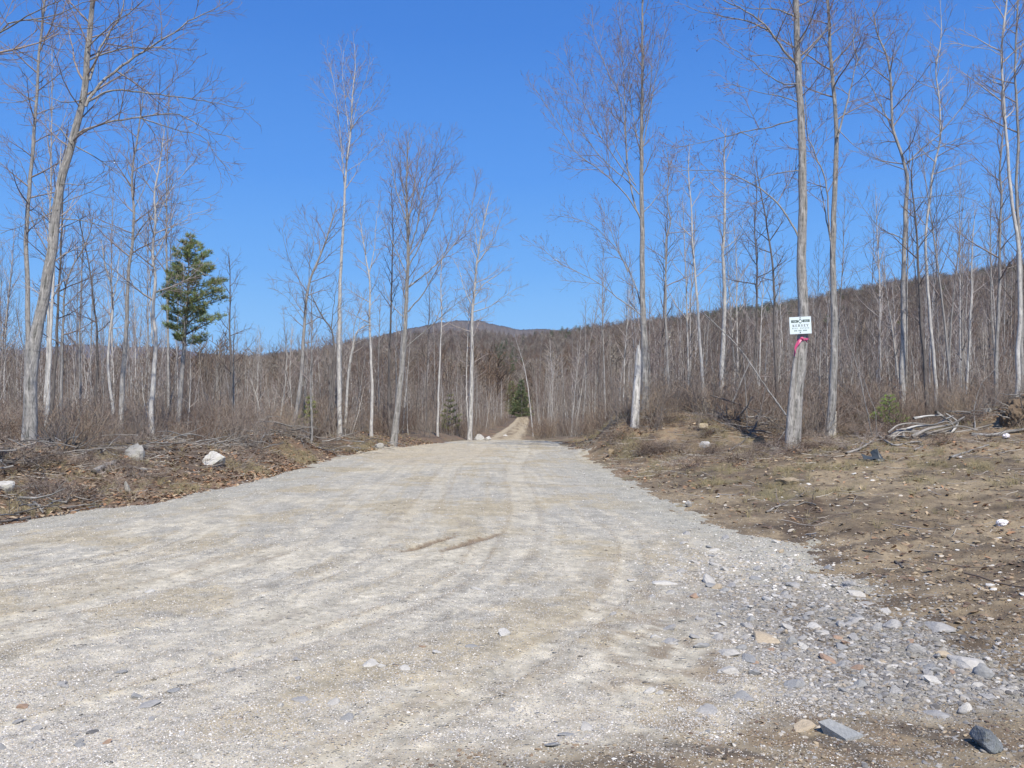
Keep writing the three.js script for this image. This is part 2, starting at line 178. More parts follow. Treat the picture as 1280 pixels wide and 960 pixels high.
for (const [, d, , , pts] of HERO) { const p = at(pts[0][0], pts[0][1], d); fix.push([p.x, d, clamp(p.y - base(p.x, d), -0.7, 1.1), d > 35 ? 3 : 1.9]); }
{ const p = at(793, 536, SNAG[0]); fix.push([p.x, SNAG[0], p.y - base(p.x, SNAG[0]) - 0.3, 1.5]); }
for (const [px, py, d, k] of [[1200, 548, 19, 2.2], [1120, 562, 17.5, 2], [1180, 530, 21, 2], [270, 582, 18.5, 2], [380, 560, 24, 2], [100, 575, 17, 2]]) { const p = at(px, py, d); fix.push([p.x, d, clamp(p.y - base(p.x, d), -0.6, 1), k]); }

// ------------------------------------------------------------------ textures
function dataTexture(n, m, fill, srgb) {
  const a = new Uint8Array(n * m * 4);
  for (let j = 0; j < m; j++) for (let i = 0; i < n; i++) { const c = fill(i, j), o = (j * n + i) * 4; a[o] = clamp(c[0]) * 255; a[o + 1] = clamp(c[1]) * 255; a[o + 2] = clamp(c[2]) * 255; a[o + 3] = 255; }
  const t = new THREE.DataTexture(a, n, m); t.wrapS = t.wrapT = THREE.RepeatWrapping; t.magFilter = THREE.LinearFilter; t.minFilter = THREE.LinearMipmapLinearFilter; t.generateMipmaps = true;
  if (srgb) t.colorSpace = THREE.SRGBColorSpace; t.needsUpdate = true; return t;
}
// a tile of crushed stone in fines: grains with their own tone, packed at random
function pebbleTile(N, seed, sizes, contrast, tint) {
  const r = rngOf(seed), h = new Float32Array(N * N), c = new Float32Array(N * N * 3);
  for (let j = 0; j < N; j++) for (let i = 0; i < N; i++) {
    const k = j * N + i, s = 0.62 + 0.12 * noise(i * 16 / N, j * 16 / N, 16) + 0.10 * noise(i * 64 / N, j * 64 / N, 64) + 0.16 * (r() - 0.5);
    c[k * 3] = s * 1.02; c[k * 3 + 1] = s; c[k * 3 + 2] = s * 0.96; h[k] = 0.2 + 0.06 * r() + 0.08 * noise(i * 32 / N, j * 32 / N, 32);
  }
  for (const [count, r0, r1] of sizes) for (let q = 0; q < count; q++) {
    const x = r() * N, y = r() * N, a = lerp(r0, r1, r() * r()), asp = 0.55 + 0.45 * r(), th = r() * 3.14, tone = 0.62 + contrast * (r() + r() - 0.9), ct = Math.cos(th), st = Math.sin(th), cut = 0.2 + r() * 0.6, ca = r() * 6.28;
    const w = tint(r), R = Math.ceil(a);
    for (let dy = -R; dy <= R; dy++) for (let dx = -R; dx <= R; dx++) {
      const u = (dx * ct + dy * st) / a, v = (-dx * st + dy * ct) / (a * asp), e = Math.max(u * u + v * v, Math.abs(u * Math.cos(ca) + v * Math.sin(ca)) / cut * 0.62);
      if (e > 1) continue;
      const k = (((Math.floor(y) + dy) % N + N) % N) * N + ((Math.floor(x) + dx) % N + N) % N, hh = 0.25 + 0.06 * a * (1 - e * e) + 0.05 * u;
      h[k] = Math.max(h[k], Math.min(1, hh)); const g = tone * (0.94 + 0.12 * r()); c[k * 3] = g * w[0]; c[k * 3 + 1] = g * w[1]; c[k * 3 + 2] = g * w[2];
    }
  }
  return [dataTexture(N, N, (i, j) => { const k = (j * N + i) * 3; return [c[k], c[k + 1], c[k + 2]]; }), dataTexture(N, N, (i, j) => { const v = h[j * N + i]; return [v, v, v]; })];
}
const [roadMap, roadBump] = pebbleTile(2048, 5, [[60000, 1.2, 3.2], [9000, 2.5, 6], [600, 5, 12]], 0.62, r => { const k = r(); return k < 0.45 ? [1, 1, 0.99] : k < 0.75 ? [1.06, 1.0, 0.88] : k < 0.82 ? [1.12, 0.94, 0.82] : [1, 1, 1]; });
const [soilMap, soilBump] = pebbleTile(1024, 8, [[14000, 1.2, 3.6], [1200, 3, 8]], 0.6, r => { const k = r(); return k < 0.55 ? [1.05, 0.98, 0.88] : k < 0.7 ? [1.25, 0.95, 0.7] : k < 0.8 ? [1.7, 1.75, 1.8] : [0.72, 0.7, 0.68]; });
function barkTile(seed, rough, patch) {
  const N = 256, M = 512, hs = new Float32Array(N * M);
  const col = dataTexture(N, M, (i, j) => {
    const u = i / N, v = j / M;
    const fiss = Math.abs(noise(u * 16 + 1.6 * noise(u * 4, v * 8, 4), v * 4 + seed, 16)) * 0.6 + Math.abs(noise(u * 32 + noise(u * 8, v * 8, 8), v * 16 + seed, 32)) * 0.5, fine = noise(u * 48, v * 32 + seed, 32), blot = noise(u * 4 + seed, v * 8, 4) + 0.6 * noise(u * 8, v * 16 + seed, 8), lent = noise(u * 8 + 3, v * 64, 8);
    let s = 0.72 + rough * (Math.min(fiss, 0.35) - 0.22) * 1.6 + 0.10 * fine + 0.06 * lent;
    hs[j * N + i] = 0.5 + rough * (Math.min(fiss, 0.35) - 0.2) * 1.5 + 0.1 * fine;
    const p = smooth(0.25, 0.6, blot) * patch, q = smooth(0.35, 0.7, -blot) * patch;
    return [s + p * 0.22 - q * 0.26, s + p * 0.24 - q * 0.25, s + p * 0.21 - q * 0.26];
  });
  return [col, dataTexture(N, M, (i, j) => { const v = hs[j * N + i]; return [v, v, v]; })];
}
const rgb = (r, g, b) => new THREE.Color().setRGB(r, g, b);
const std = (color, o = {}) => new THREE.MeshStandardMaterial({ color, roughness: 0.95, metalness: 0, ...o });
const [barkA, barkAh] = barkTile(3, 0.85, 1.0), [barkB, barkBh] = barkTile(19, 0.5, 1.1);
const BARK = {
  maple: std(rgb(0.455, 0.435, 0.405), { map: barkA, bumpMap: barkAh, bumpScale: 0.02 }),
  grey: std(rgb(0.375, 0.36, 0.34), { map: barkA, bumpMap: barkAh, bumpScale: 0.012 }),
  pale: std(rgb(0.60, 0.58, 0.545), { map: barkB, bumpMap: barkBh, bumpScale: 0.008 }),
  dark: std(rgb(0.19, 0.17, 0.155), { map: barkA, bumpMap: barkAh, bumpScale: 0.012 }),
};
const TWIG = { maple: [0.27, 0.228, 0.205], grey: [0.255, 0.215, 0.195], pale: [0.40, 0.36, 0.33], dark: [0.11, 0.092, 0.083] };
const twigMat = std(rgb(1, 1, 1), { vertexColors: true, roughness: 0.85 });

// ------------------------------------------------------------------ ground, road, track
const MACRO = (x, z, s) => fbm(x * s + 31, z * s - 12, 4);
const arcR = (x, z) => Math.hypot(x + 9, -z - 10), arcT = (x, z) => Math.atan2(-z - 10, x + 9) * 10;
const mixc = (a, b, t) => [lerp(a[0], b[0], t), lerp(a[1], b[1], t), lerp(a[2], b[2], t)];
const SAND = [0.765, 0.712, 0.575], GRAV = [0.61, 0.585, 0.505], TAN = [0.585, 0.505, 0.345], DAMP = [0.255, 0.185, 0.12], SOIL = [0.275, 0.215, 0.140], LIGHTSOIL = [0.43, 0.345, 0.225], DARKSOIL = [0.135, 0.102, 0.07];
const ruts = [[-0.93, 9.6, 0.62, 0.07], [-0.45, 9.7, 0.75, 0.085]].map(([x, d, l, w]) => [x, d, l, w]);
// how much loose stone lies at a place on the road (0 fines, 1 all stone)
function stony(x, z) {
  const d = -z, edge = Math.min(x - xl(d), xr(d) - x);
  let g = 0.42 + 0.75 * MACRO(x, z, 0.5) + 0.55 * fbm(arcR(x, z) * 1.5, arcT(x, z) * 0.22, 3);
  g += 0.60 * smooth(1.9, 0.2, edge) * (d < 30 ? 1 : 0.3) + 0.65 * smooth(0.9, 2.0, x) * smooth(12, 8, d) * smooth(3.9, 4.7, d - 0.15 * x) - 0.25 * smooth(20, 30, d);
  return clamp(g - 0.9 * earthy(x, d));
}
function earthy(x, d) { return smooth(0.30, -0.15, d - (3.78 + 0.24 * x) + 0.35 * fbm(x * 1.7, d * 1.7, 3)) * smooth(-1.3, 0.6, x); }
// wheel tracks: [in the pressed lane, on its pushed-up rim]
function track(x, d) {
  let a = 0, b = 0; const R = Math.hypot(x + 9, d - 10) + 0.10 * noise(x * 0.5, d * 0.5);
  const seg = (q, w, k) => { const e = Math.abs(q) / w; a = Math.max(a, k * smooth(1, 0.75, e)); b = Math.max(b, k * smooth(0.35, 0.1, Math.abs(e - 1.15))); };
  if (d < 13) { const k = smooth(13, 8.5, d); seg(R - 10.3, 0.12, k); seg(R - 8.75, 0.12, k); seg(R - 6.5, 0.17, k); seg(R - 5.0, 0.14, k * 0.9); seg(R - 7.55, 0.08, k * 0.6); }
  if (d > 7.5) { const k = 0.6 * smooth(7.5, 11, d), m = table([[7, -1.6], [12, -1.35], [20, -1.5], [30, -1.1], [45, -0.7]], d) + 0.12 * noise(d * 0.3, 4); seg(x - m, 0.20, k); seg(x - m - 1.55, 0.20, k); seg(x - m + 1.1, 0.14, k * 0.6); }
  return [a, b];
}
function roadColor(x, z) {
  const d = -z, streak = fbm(arcR(x, z) * 3.2, arcT(x, z) * 0.3, 4) * lerp(0.25, 1, smooth(16, 7, d)), g = stony(x, z);
  let c = mixc(SAND, GRAV, smooth(0.12, 0.6, g + 0.25 * fbm(x * 1.9, z * 1.9, 3)));
  const grit = fbm(x * 13, z * 13, 3) * smooth(16, 6, d), patchy = fbm(x * 4.5 + 20, z * 4.5, 4) * lerp(0.35, 1, smooth(20, 8, d));
  const [tk, tb] = track(x, d);
  const lane = fbm(x * 3.4 + 0.3 * noise(x, z * 0.4), z * 0.22, 4), swirl = fbm(Math.hypot(x - 7, -z - 1) * 2.6, Math.atan2(-z - 1, x - 7) * 1.6, 4);
  c = mixc(c, TAN, 0.7 * smooth(0.08, 0.30, streak * 0.6 + 0.8 * MACRO(x + 40, z, 0.7) + 0.35 * grit + 0.3 * patchy + 0.22 * smooth(0, 2, x) * smooth(9, 5, d)));
  c = mixc(c, SAND.map(v => v * 1.06), 0.8 * smooth(0.10, 0.22, -streak + 0.35 * grit + 0.25 * patchy));
  const line = fbm(arcR(x, z) * 7.5, arcT(x, z) * 0.10, 3) + 0.5 * grit, line2 = fbm(x * 7 + 0.35 * d, d * 0.12, 3) + 0.4 * grit;
  c = mixc(c, SAND, 0.6 * smooth(0.10, 0.20, line) * smooth(12, 7, d)); c = mixc(c, [0.47, 0.425, 0.335], 0.5 * smooth(0.12, 0.24, -line) * smooth(12, 7, d));
  c = mixc(c, TAN, 0.35 * smooth(0.10, 0.22, line2) * smooth(8, 13, d)); c = mixc(c, GRAV.map(v => v * 0.88), 0.4 * smooth(0.10, 0.22, -line2) * smooth(8, 13, d));
  c = mixc(c, [0.46, 0.41, 0.34], 0.6 * smooth(0.10, 0.24, streak + 0.4 * grit + 0.2 * patchy) * smooth(0.5, 0.0, g));
  c = c.map(v => v * (1 + 0.10 * lane * smooth(9, 14, d) + 0.12 * swirl * smooth(14, 7, d)));
  c = mixc(c, TAN, 0.75 * smooth(0.10, 0.26, fbm(x * 0.55 + 7, z * 0.42 + 3, 5) + 0.3 * patchy));
  c = mixc(c, SAND.map(v => v * 1.04), 0.75 * tk * smooth(-0.25, 0.05, patchy + 0.6 * grit + 0.06)); c = mixc(c, [0.44, 0.365, 0.255], 0.65 * tb * smooth(-0.12, 0.12, grit + 0.5 * patchy));
  const s = 1 + 0.10 * fbm(x * 2.3, z * 2.3, 3) + 0.34 * patchy + 0.42 * grit; c = c.map(v => v * s);
  c = mixc(c, mixc([0.35, 0.285, 0.19], [0.115, 0.085, 0.058], smooth(-0.12, 0.12, fbm(x * 2.2 + 4, d * 4.2, 4))), 0.9 * earthy(x, d));
  c = mixc(c, [0.33, 0.25, 0.16], 0.75 * smooth(0.02, 0.17, fbm(x * 3.7 + 9, z * 3.7, 4)) * smooth(-0.2, 1.2, x) * smooth(9, 5, d));
  for (const [rx, rd, l, w] of ruts) { const ax = x - rx, ad = d - rd, u = (ax * 0.42 + ad * 0.91), v = (ax * 0.91 - ad * 0.42); const q = (u / l) ** 2 + ((v + 0.03 * noise(u * 6, 3)) / w) ** 2; c = mixc(c, [0.30, 0.215, 0.13], 0.85 * smooth(1.3, 0.5, q + 0.5 * noise(x * 14, z * 14))); }
  // the sand spread over the gravel at the bend: an outlined patch, ragged at its rim
  c = mixc(c, [0.68, 0.595, 0.44], 0.6 * smooth(1.15, 0.9, ((x + 2.6) / 2.3) ** 2 + ((d - 28) / 5.5) ** 2 + 1.4 * fbm(x * 0.9 + 3, d * 0.5, 4)));
  const edge = Math.min(x - xl(d), xr(d) - x); c = mixc(c, [0.555, 0.545, 0.47], 0.75 * smooth(1.5, 0.3, edge + 0.8 * fbm(x, z, 3)) * smooth(26, 18, d) * (1 - earthy(x, d)));
  c = mixc(c, mixc([0.33, 0.32, 0.285], [0.19, 0.145, 0.10], smooth(-0.05, 0.15, fbm(x * 3.1 + 50, z * 3.1, 4))), 0.85 * smooth(0.9, 2.1, x + 0.5 * fbm(x * 1.6, z * 1.6, 3)) * smooth(8.5, 6, d) * (1 - earthy(x, d)));
  return c;
}
function groundColor(x, z) {
  const d = -z, l = xl(d) - x, r = x - xr(d), a = MACRO(x, z, 0.4), b = fbm(x * 1.7, z * 2.6, 4), f = fbm(x * 6, z * 6, 3);
  let c;
  if (d > 90) { const m = smooth(-0.3, 0.4, MACRO(x, z, 0.02)); c = mixc([0.19, 0.145, 0.105], [0.22, 0.16, 0.112], m); return c.map(v => v * (1 + 0.3 * fbm(x * 0.2, z * 0.2, 3))); }
  if (r > -0.5) {
    c = mixc(SOIL, LIGHTSOIL, smooth(-0.1, 0.3, a + 0.5 * b));
    const band = fbm(x * 0.55 + 0.25 * d, d * 2.7 - 0.3 * x, 4);
    c = mixc(c, DARKSOIL, 0.8 * smooth(0.08, 0.34, -b + 0.4 * f - 0.3 * a));
    c = mixc(c, LIGHTSOIL, 0.7 * smooth(0.06, 0.2, -band + 0.3 * f) * smooth(13, 10, d)); c = mixc(c, DARKSOIL, 0.75 * smooth(0.12, 0.24, band + 0.35 * f) * smooth(12, 9, d));
    c = mixc(c, [0.150, 0.106, 0.066], smooth(1.3, 0.9, ((x - 3.85 - 0.42 * (d - 11.1)) / 0.26) ** 2 + ((d - 11.2) / 1.25) ** 2 + 0.6 * f) * 0.97);
    c = mixc(c, [0.30, 0.20, 0.125], 0.6 * smooth(14, 20, d) * smooth(-0.1, 0.3, f + a));
    c = mixc(c, [0.235, 0.235, 0.115], 0.45 * smooth(0.1, 0.35, MACRO(x + 80, z, 0.8)) * smooth(10, 14, d));
  } else {
    c = mixc([0.25, 0.185, 0.125], [0.15, 0.115, 0.085], smooth(-0.2, 0.25, a + f));
    c = mixc(c, [0.36, 0.215, 0.12], 0.55 * smooth(2.2, 0.3, l) * smooth(-0.1, 0.3, f + b));
    c = mixc(c, [0.31, 0.27, 0.14], 0.5 * smooth(1.5, 0.3, l) * smooth(0.05, 0.3, MACRO(x + 80, z, 0.5)) * smooth(14, 19, d));
  }
  const far = smooth(25, 45, d); c = mixc(c, [0.26, 0.20, 0.145], far * 0.8 * smooth(0, 2, Math.max(l, r)));
  return c.map(v => v * (1 + 0.35 * f + 0.2 * b));
}
const roadEdge = (x, d) => Math.min(x - xl(d), xr(d) - x) + 0.5 * fbm(x * 0.9, d * 0.9, 3) + 0.42 * fbm(x * 3.3, d * 3.3, 4);
function sheet(rows, cols, place, color, mat, uvScale) {
  const P = new Float32Array(rows * cols * 3), C = new Float32Array(rows * cols * 3), U = new Float32Array(rows * cols * 2), I = [];
  for (let j = 0; j < rows; j++) for (let i = 0; i < cols; i++) {
    const k = j * cols + i, [x, y, z] = place(i, j), c = color(x, z);
    P.set([x, y, z], k * 3); C.set(c, k * 3); U.set([x / uvScale, z / uvScale], k * 2);
    if (i < cols - 1 && j < rows - 1) I.push(k, k + 1, k + cols, k + 1, k + cols + 1, k + cols);
  }
  const g = new THREE.BufferGeometry();
  g.setAttribute('position', new THREE.BufferAttribute(P, 3)); g.setAttribute('color', new THREE.BufferAttribute(C, 3)); g.setAttribute('uv', new THREE.BufferAttribute(U, 2)); g.setIndex(I); g.computeVertexNormals();
  return new THREE.Mesh(g, mat);
}
{
  const radii = [0.02, 0.6, 1.2, 1.8, 2.4, 3]; while (radii[radii.length - 1] < 30) radii.push(radii[radii.length - 1] * 1.0085); while (radii[radii.length - 1] < 2600) radii.push(radii[radii.length - 1] * 1.03);
  const ang = []; for (let a = -180; a < -42; a += 4.6) ang.push(a); for (let a = -42; a <= 42.01; a += 0.24) ang.push(a); for (let a = 46; a < 180; a += 4.6) ang.push(a); ang.push(180);
  const g = sheet(radii.length, ang.length, (i, j) => {
    const t = ang[i] * Math.PI / 180, x = Math.sin(t) * radii[j], z = -Math.cos(t) * radii[j];
    return [x, ground(x, z) - (-z < 40 ? 0.07 * smooth(0.35, 0.8, roadEdge(x, -z)) : 0), z];
  }, groundColor, std(rgb(1, 1, 1), { vertexColors: true, map: soilMap, bumpMap: soilBump, bumpScale: 0.03, side: THREE.DoubleSide }), 2.3);
  tag(top(g, 'ground'), 'brown soil and leaf litter ground rising into wooded hills', 'ground', null, 'structure');
}
function roadY(x, d) {
  const e = roadEdge(x, d) - 0.6 * smooth(38, 42.5, d);
  let y = ground(x, -d) + clamp(e * 0.10, -0.14, 0.02);
  y += 0.004 * fbm(arcR(x, -d) * 3.2, arcT(x, -d) * 0.3, 3) - 0.012 * track(x, d)[0] + 0.012 * earthy(x, d) * fbm(x * 7, d * 9, 3);
  for (const [rx, rd, l, w] of ruts) { const ax = x - rx, ad = d - rd, u = ax * 0.42 + ad * 0.91, v = ax * 0.91 - ad * 0.42; y -= 0.022 * smooth(1.2, 0.2, (u / l) ** 2 + (v / w) ** 2); }
  return y;
}
const road = (() => {
  const ds = []; for (let d = -6; d < 2.4; d += 0.3) ds.push(d); for (let d = 2.4; d < 43; d *= 1.0068) ds.push(d);
  const cols = 330;
  const g = sheet(ds.length, cols, (i, j) => {
    const d = ds[j], e0 = Math.max(d, 0), x = lerp(xl(e0) - 0.9, xr(e0) + 0.9, i / (cols - 1));
    const y = roadY(x, d);
    return [x, y, -d];
  }, roadColor, std(rgb(1, 1, 1), { vertexColors: true, map: roadMap, bumpMap: roadBump, bumpScale: 0.03, side: THREE.DoubleSide }), 5.2);
  return tag(top(g, 'gravel_road'), 'wide pale gravel road of crushed stone and sand', 'road', null, 'structure');
})();
{
  const ds = []; for (let d = 39; d < 158; d *= 1.012) ds.push(d);
  const mid = d => table([[36, -0.35], [44, -0.5], [52, -0.45], [60, -0.25], [72, 0.15], [90, 0.7], [120, 1.4], [150, 1.9], [190, 2.6]], d);
  const g = sheet(ds.length, 25, (i, j) => { const d = ds[j], t = i / 24 * 2 - 1, x = mid(d) + t * lerp(1.6, 1.3, smooth(50, 90, d)); return [x, ground(x, -d, d < 60) + lerp(-0.06, 0.13, smooth(40, 50, d)) - 0.20 * t * t + 0.03 * fbm(x * 2, d * 0.7, 2) - 0.10 * smooth(0.15, 0.05, Math.abs(Math.abs(t) - 0.45)) * 0.4, -d]; },
    (x, z) => { const t = Math.abs(x - mid(-z)), rut = smooth(0.35, 0.15, Math.abs(t - 0.7)); return mixc(mixc([0.60, 0.50, 0.34], [0.36, 0.28, 0.18], smooth(-0.12, 0.22, fbm(x * 2.2, z * 0.25, 4) - 0.25 * rut + 0.5 * smooth(0.9, 1.4, t))), [0.70, 0.60, 0.43], 0.5 * rut); }, std(rgb(1, 1, 1), { vertexColors: true, map: roadMap, bumpMap: roadBump, bumpScale: 0.02, side: THREE.DoubleSide }), 3.3);
  tag(top(g, 'dirt_track'), 'narrow tan dirt track running into the woods', 'track', null, 'structure');
}

// ------------------------------------------------------------------ bare trees
class Buf {
  constructor() { this.p = []; this.n = []; this.u = []; this.c = []; this.i = []; }
  tube(pts, rad, sides, col, uRep = 1, close = false) {
    const base0 = this.p.length / 3, n = pts.length; let nx = 0, ny = 0, nz = 0, along = 0;
    for (let k = 0; k < n; k++) {
      const a = pts[Math.max(0, k - 1)], b = pts[Math.min(n - 1, k + 1)]; let tx = b[0] - a[0], ty = b[1] - a[1], tz = b[2] - a[2]; const tl = Math.hypot(tx, ty, tz) || 1; tx /= tl; ty /= tl; tz /= tl;
      if (k === 0) { if (Math.abs(ty) < 0.9) { nx = -tz; ny = 0; nz = tx; } else { nx = 0; ny = tz; nz = -ty; } }
      const dt = nx * tx + ny * ty + nz * tz; nx -= dt * tx; ny -= dt * ty; nz -= dt * tz; const nl = Math.hypot(nx, ny, nz) || 1; nx /= nl; ny /= nl; nz /= nl;
      const bx = ty * nz - tz * ny, by = tz * nx - tx * nz, bz = tx * ny - ty * nx;
      if (k) along += Math.hypot(pts[k][0] - pts[k - 1][0], pts[k][1] - pts[k - 1][1], pts[k][2] - pts[k - 1][2]);
      const ring = sides > 4 ? sides + 1 : sides;
      for (let s = 0; s < ring; s++) {
        const th = s / sides * 6.283185, cs = Math.cos(th), sn = Math.sin(th), r = rad[k], ox = nx * cs + bx * sn, oy = ny * cs + by * sn, oz = nz * cs + bz * sn;
        this.p.push(pts[k][0] + ox * r, pts[k][1] + oy * r, pts[k][2] + oz * r); this.n.push(ox, oy, oz); this.u.push(s / sides * uRep, along * 0.45); this.c.push(col[0], col[1], col[2]);
      }
      if (k) for (let s = 0; s < sides; s++) { const s2 = sides > 4 ? s + 1 : (s + 1) % sides, q = base0 + (k - 1) * ring, w = q + ring; this.i.push(q + s, q + s2, w + s, q + s2, w + s2, w + s); }
    }
    if (close) { const ring = sides > 4 ? sides + 1 : sides, q = base0 + (n - 1) * ring; for (let s = 1; s < sides - 1; s++) this.i.push(q, q + s, q + s + 1); for (let s = 1; s < sides - 1; s++) this.i.push(base0, base0 + s + 1, base0 + s); }
  }
  bud(p, dir, r, l, col) {
    const b = this.p.length / 3, sx = dir[1] || 0.3, e = [[-r, 0, -r * 0.6], [r, 0, -r * 0.6], [0, 0, r]];
    for (const v of e) { this.p.push(p[0] + v[0], p[1] + v[1], p[2] + v[2]); this.n.push(v[0] / r, 0.1, v[2] / r); this.u.push(0, 0); this.c.push(...col); }
    this.p.push(p[0] + dir[0] * l, p[1] + sx * l, p[2] + dir[2] * l); this.n.push(0, 1, 0); this.u.push(0, 0); this.c.push(...col);
    this.i.push(b + 1, b, b + 3, b + 2, b + 1, b + 3, b, b + 2, b + 3);
  }
  geo() {
    const g = new THREE.BufferGeometry();
    g.setAttribute('position', new THREE.Float32BufferAttribute(this.p, 3)); g.setAttribute('normal', new THREE.Float32BufferAttribute(this.n, 3)); g.setAttribute('uv', new THREE.Float32BufferAttribute(this.u, 2)); g.setAttribute('color', new THREE.Float32BufferAttribute(this.c, 3)); g.setIndex(this.i);
    return g;
  }
}
const norm = v => { const l = Math.hypot(...v) || 1; return [v[0] / l, v[1] / l, v[2] / l]; };
function turned(dir, angle, az) {                     // dir bent by angle toward azimuth az around it
  const a = Math.abs(dir[1]) < 0.9 ? norm([-dir[2], 0, dir[0]]) : norm([0, dir[2], -dir[1]]), b = [dir[1] * a[2] - dir[2] * a[1], dir[2] * a[0] - dir[0] * a[2], dir[0] * a[1] - dir[1] * a[0]];
  const c = Math.cos(angle), s = Math.sin(angle), ca = Math.cos(az), sa = Math.sin(az);
  return [dir[0] * c + (a[0] * ca + b[0] * sa) * s, dir[1] * c + (a[1] * ca + b[1] * sa) * s, dir[2] * c + (a[2] * ca + b[2] * sa) * s];
}
function path(p0, dir, len, segs, wob, up, r) {
  const pts = [p0]; let d = dir, p = p0; const st = len / segs;
  for (let k = 0; k < segs; k++) { d = norm([d[0] + (r() - 0.5) * wob, d[1] + (r() - 0.5) * wob + up, d[2] + (r() - 0.5) * wob]); p = [p[0] + d[0] * st, p[1] + d[1] * st, p[2] + d[2] * st]; pts.push(p); }
  return pts;
}
function lengthOf(pts) { let s = 0; for (let k = 1; k < pts.length; k++) s += Math.hypot(pts[k][0] - pts[k - 1][0], pts[k][1] - pts[k - 1][1], pts[k][2] - pts[k - 1][2]); return s; }
function along(pts, t) { const f = clamp(t, 0, 0.9999) * (pts.length - 1), k = Math.floor(f), u = f - k, a = pts[k], b = pts[k + 1]; return [[lerp(a[0], b[0], u), lerp(a[1], b[1], u), lerp(a[2], b[2], u)], norm([b[0] - a[0], b[1] - a[1], b[2] - a[2]])]; }
const GOLD = 2.39996;
// side shoots on a stem, then twigs on them, then twiglets
function shoots(buf, stem, rads, o, r) {
  const L = lengthOf(stem), n = Math.round(L * (1 - o.from) * o.per); let az = r() * 6;
  for (let q = 0; q < n; q++) {
    const t = o.from + (1 - o.from) * Math.pow((q + r()) / n, 0.9) * 0.985, [p, tan] = along(stem, t), pr = rads[Math.min(rads.length - 1, Math.floor(t * (rads.length - 1)))];
    az += GOLD + (r() - 0.5);
    const s = (t - o.from) / (1 - o.from), len = o.len * (0.35 + 0.65 * Math.pow(1 - s, 0.7)) * (0.55 + 0.8 * r()) + 0.1;
    const ang = (o.steep ? lerp(0.75, 0.4, s) : lerp(1.15, 0.6, s)) * (0.8 + 0.4 * r()), dir = turned(tan, ang, az), r0 = Math.min(pr * 0.66, 0.007 + len * 0.0105);
    const bs = path(p, dir, len, Math.max(3, Math.round(len * 3)), 0.34, o.steep ? 0.10 : 0.055, r), br = bs.map((_, k) => Math.max(0.0044, r0 * (1 - k / (bs.length - 1) * 0.8)));
    buf.tube(bs, br, r0 > 0.012 ? 4 : 3, o.col);
    twigs(buf, bs, br, len, o, r);
  }
}
function twigs(buf, bs, br, len, o, r) {
  const n = Math.round(len * o.twig); let az = r() * 6;
  for (let q = 0; q < n; q++) {
    const t = 0.12 + 0.88 * (q + r()) / n, [p, tan] = along(bs, t); az += GOLD;
    const l = (0.16 + 0.42 * len * (1 - t * 0.75)) * (0.5 + 0.8 * r()), dir = turned(tan, 0.45 + 0.5 * r(), az), r0 = Math.min(br[Math.floor(t * (br.length - 1))] * 0.75, 0.0048 + l * 0.0045);
    const ts = path(p, dir, l, l > 0.5 ? 3 : 2, 0.4, 0.09, r), tr = ts.map((_, k) => lerp(r0, 0.0034, k / (ts.length - 1)));
    buf.tube(ts, tr, 3, o.tip);
    const m = Math.round(l * o.twiglet);
    for (let w = 0; w < m; w++) {
      const [pp, tt] = along(ts, 0.15 + 0.85 * r()), d2 = turned(tt, 0.4 + 0.6 * r(), r() * 6.28), l2 = (0.1 + 0.24 * l) * (0.5 + r());
      const e = [pp[0] + d2[0] * l2, pp[1] + (d2[1] + 0.15) * l2, pp[2] + d2[2] * l2];
      buf.tube([pp, e], [0.0029, 0.0023], 3, o.tip);
      if (o.buds && r() < o.buds) buf.bud(e, d2, 0.010, 0.034, [0.16, 0.055, 0.06]);
    }
    if (o.buds && r() < o.buds) buf.bud(ts[ts.length - 1], dir, 0.011, 0.038, [0.17, 0.06, 0.065]);
  }
}
function spline(points, step) {
  const c = new THREE.CatmullRomCurve3(points, false, 'centripetal'), n = Math.max(4, Math.ceil(c.getLength() / step));
  return c.getSpacedPoints(n).map(v => [v.x, v.y, v.z]);
}
const heroTrunk = {};
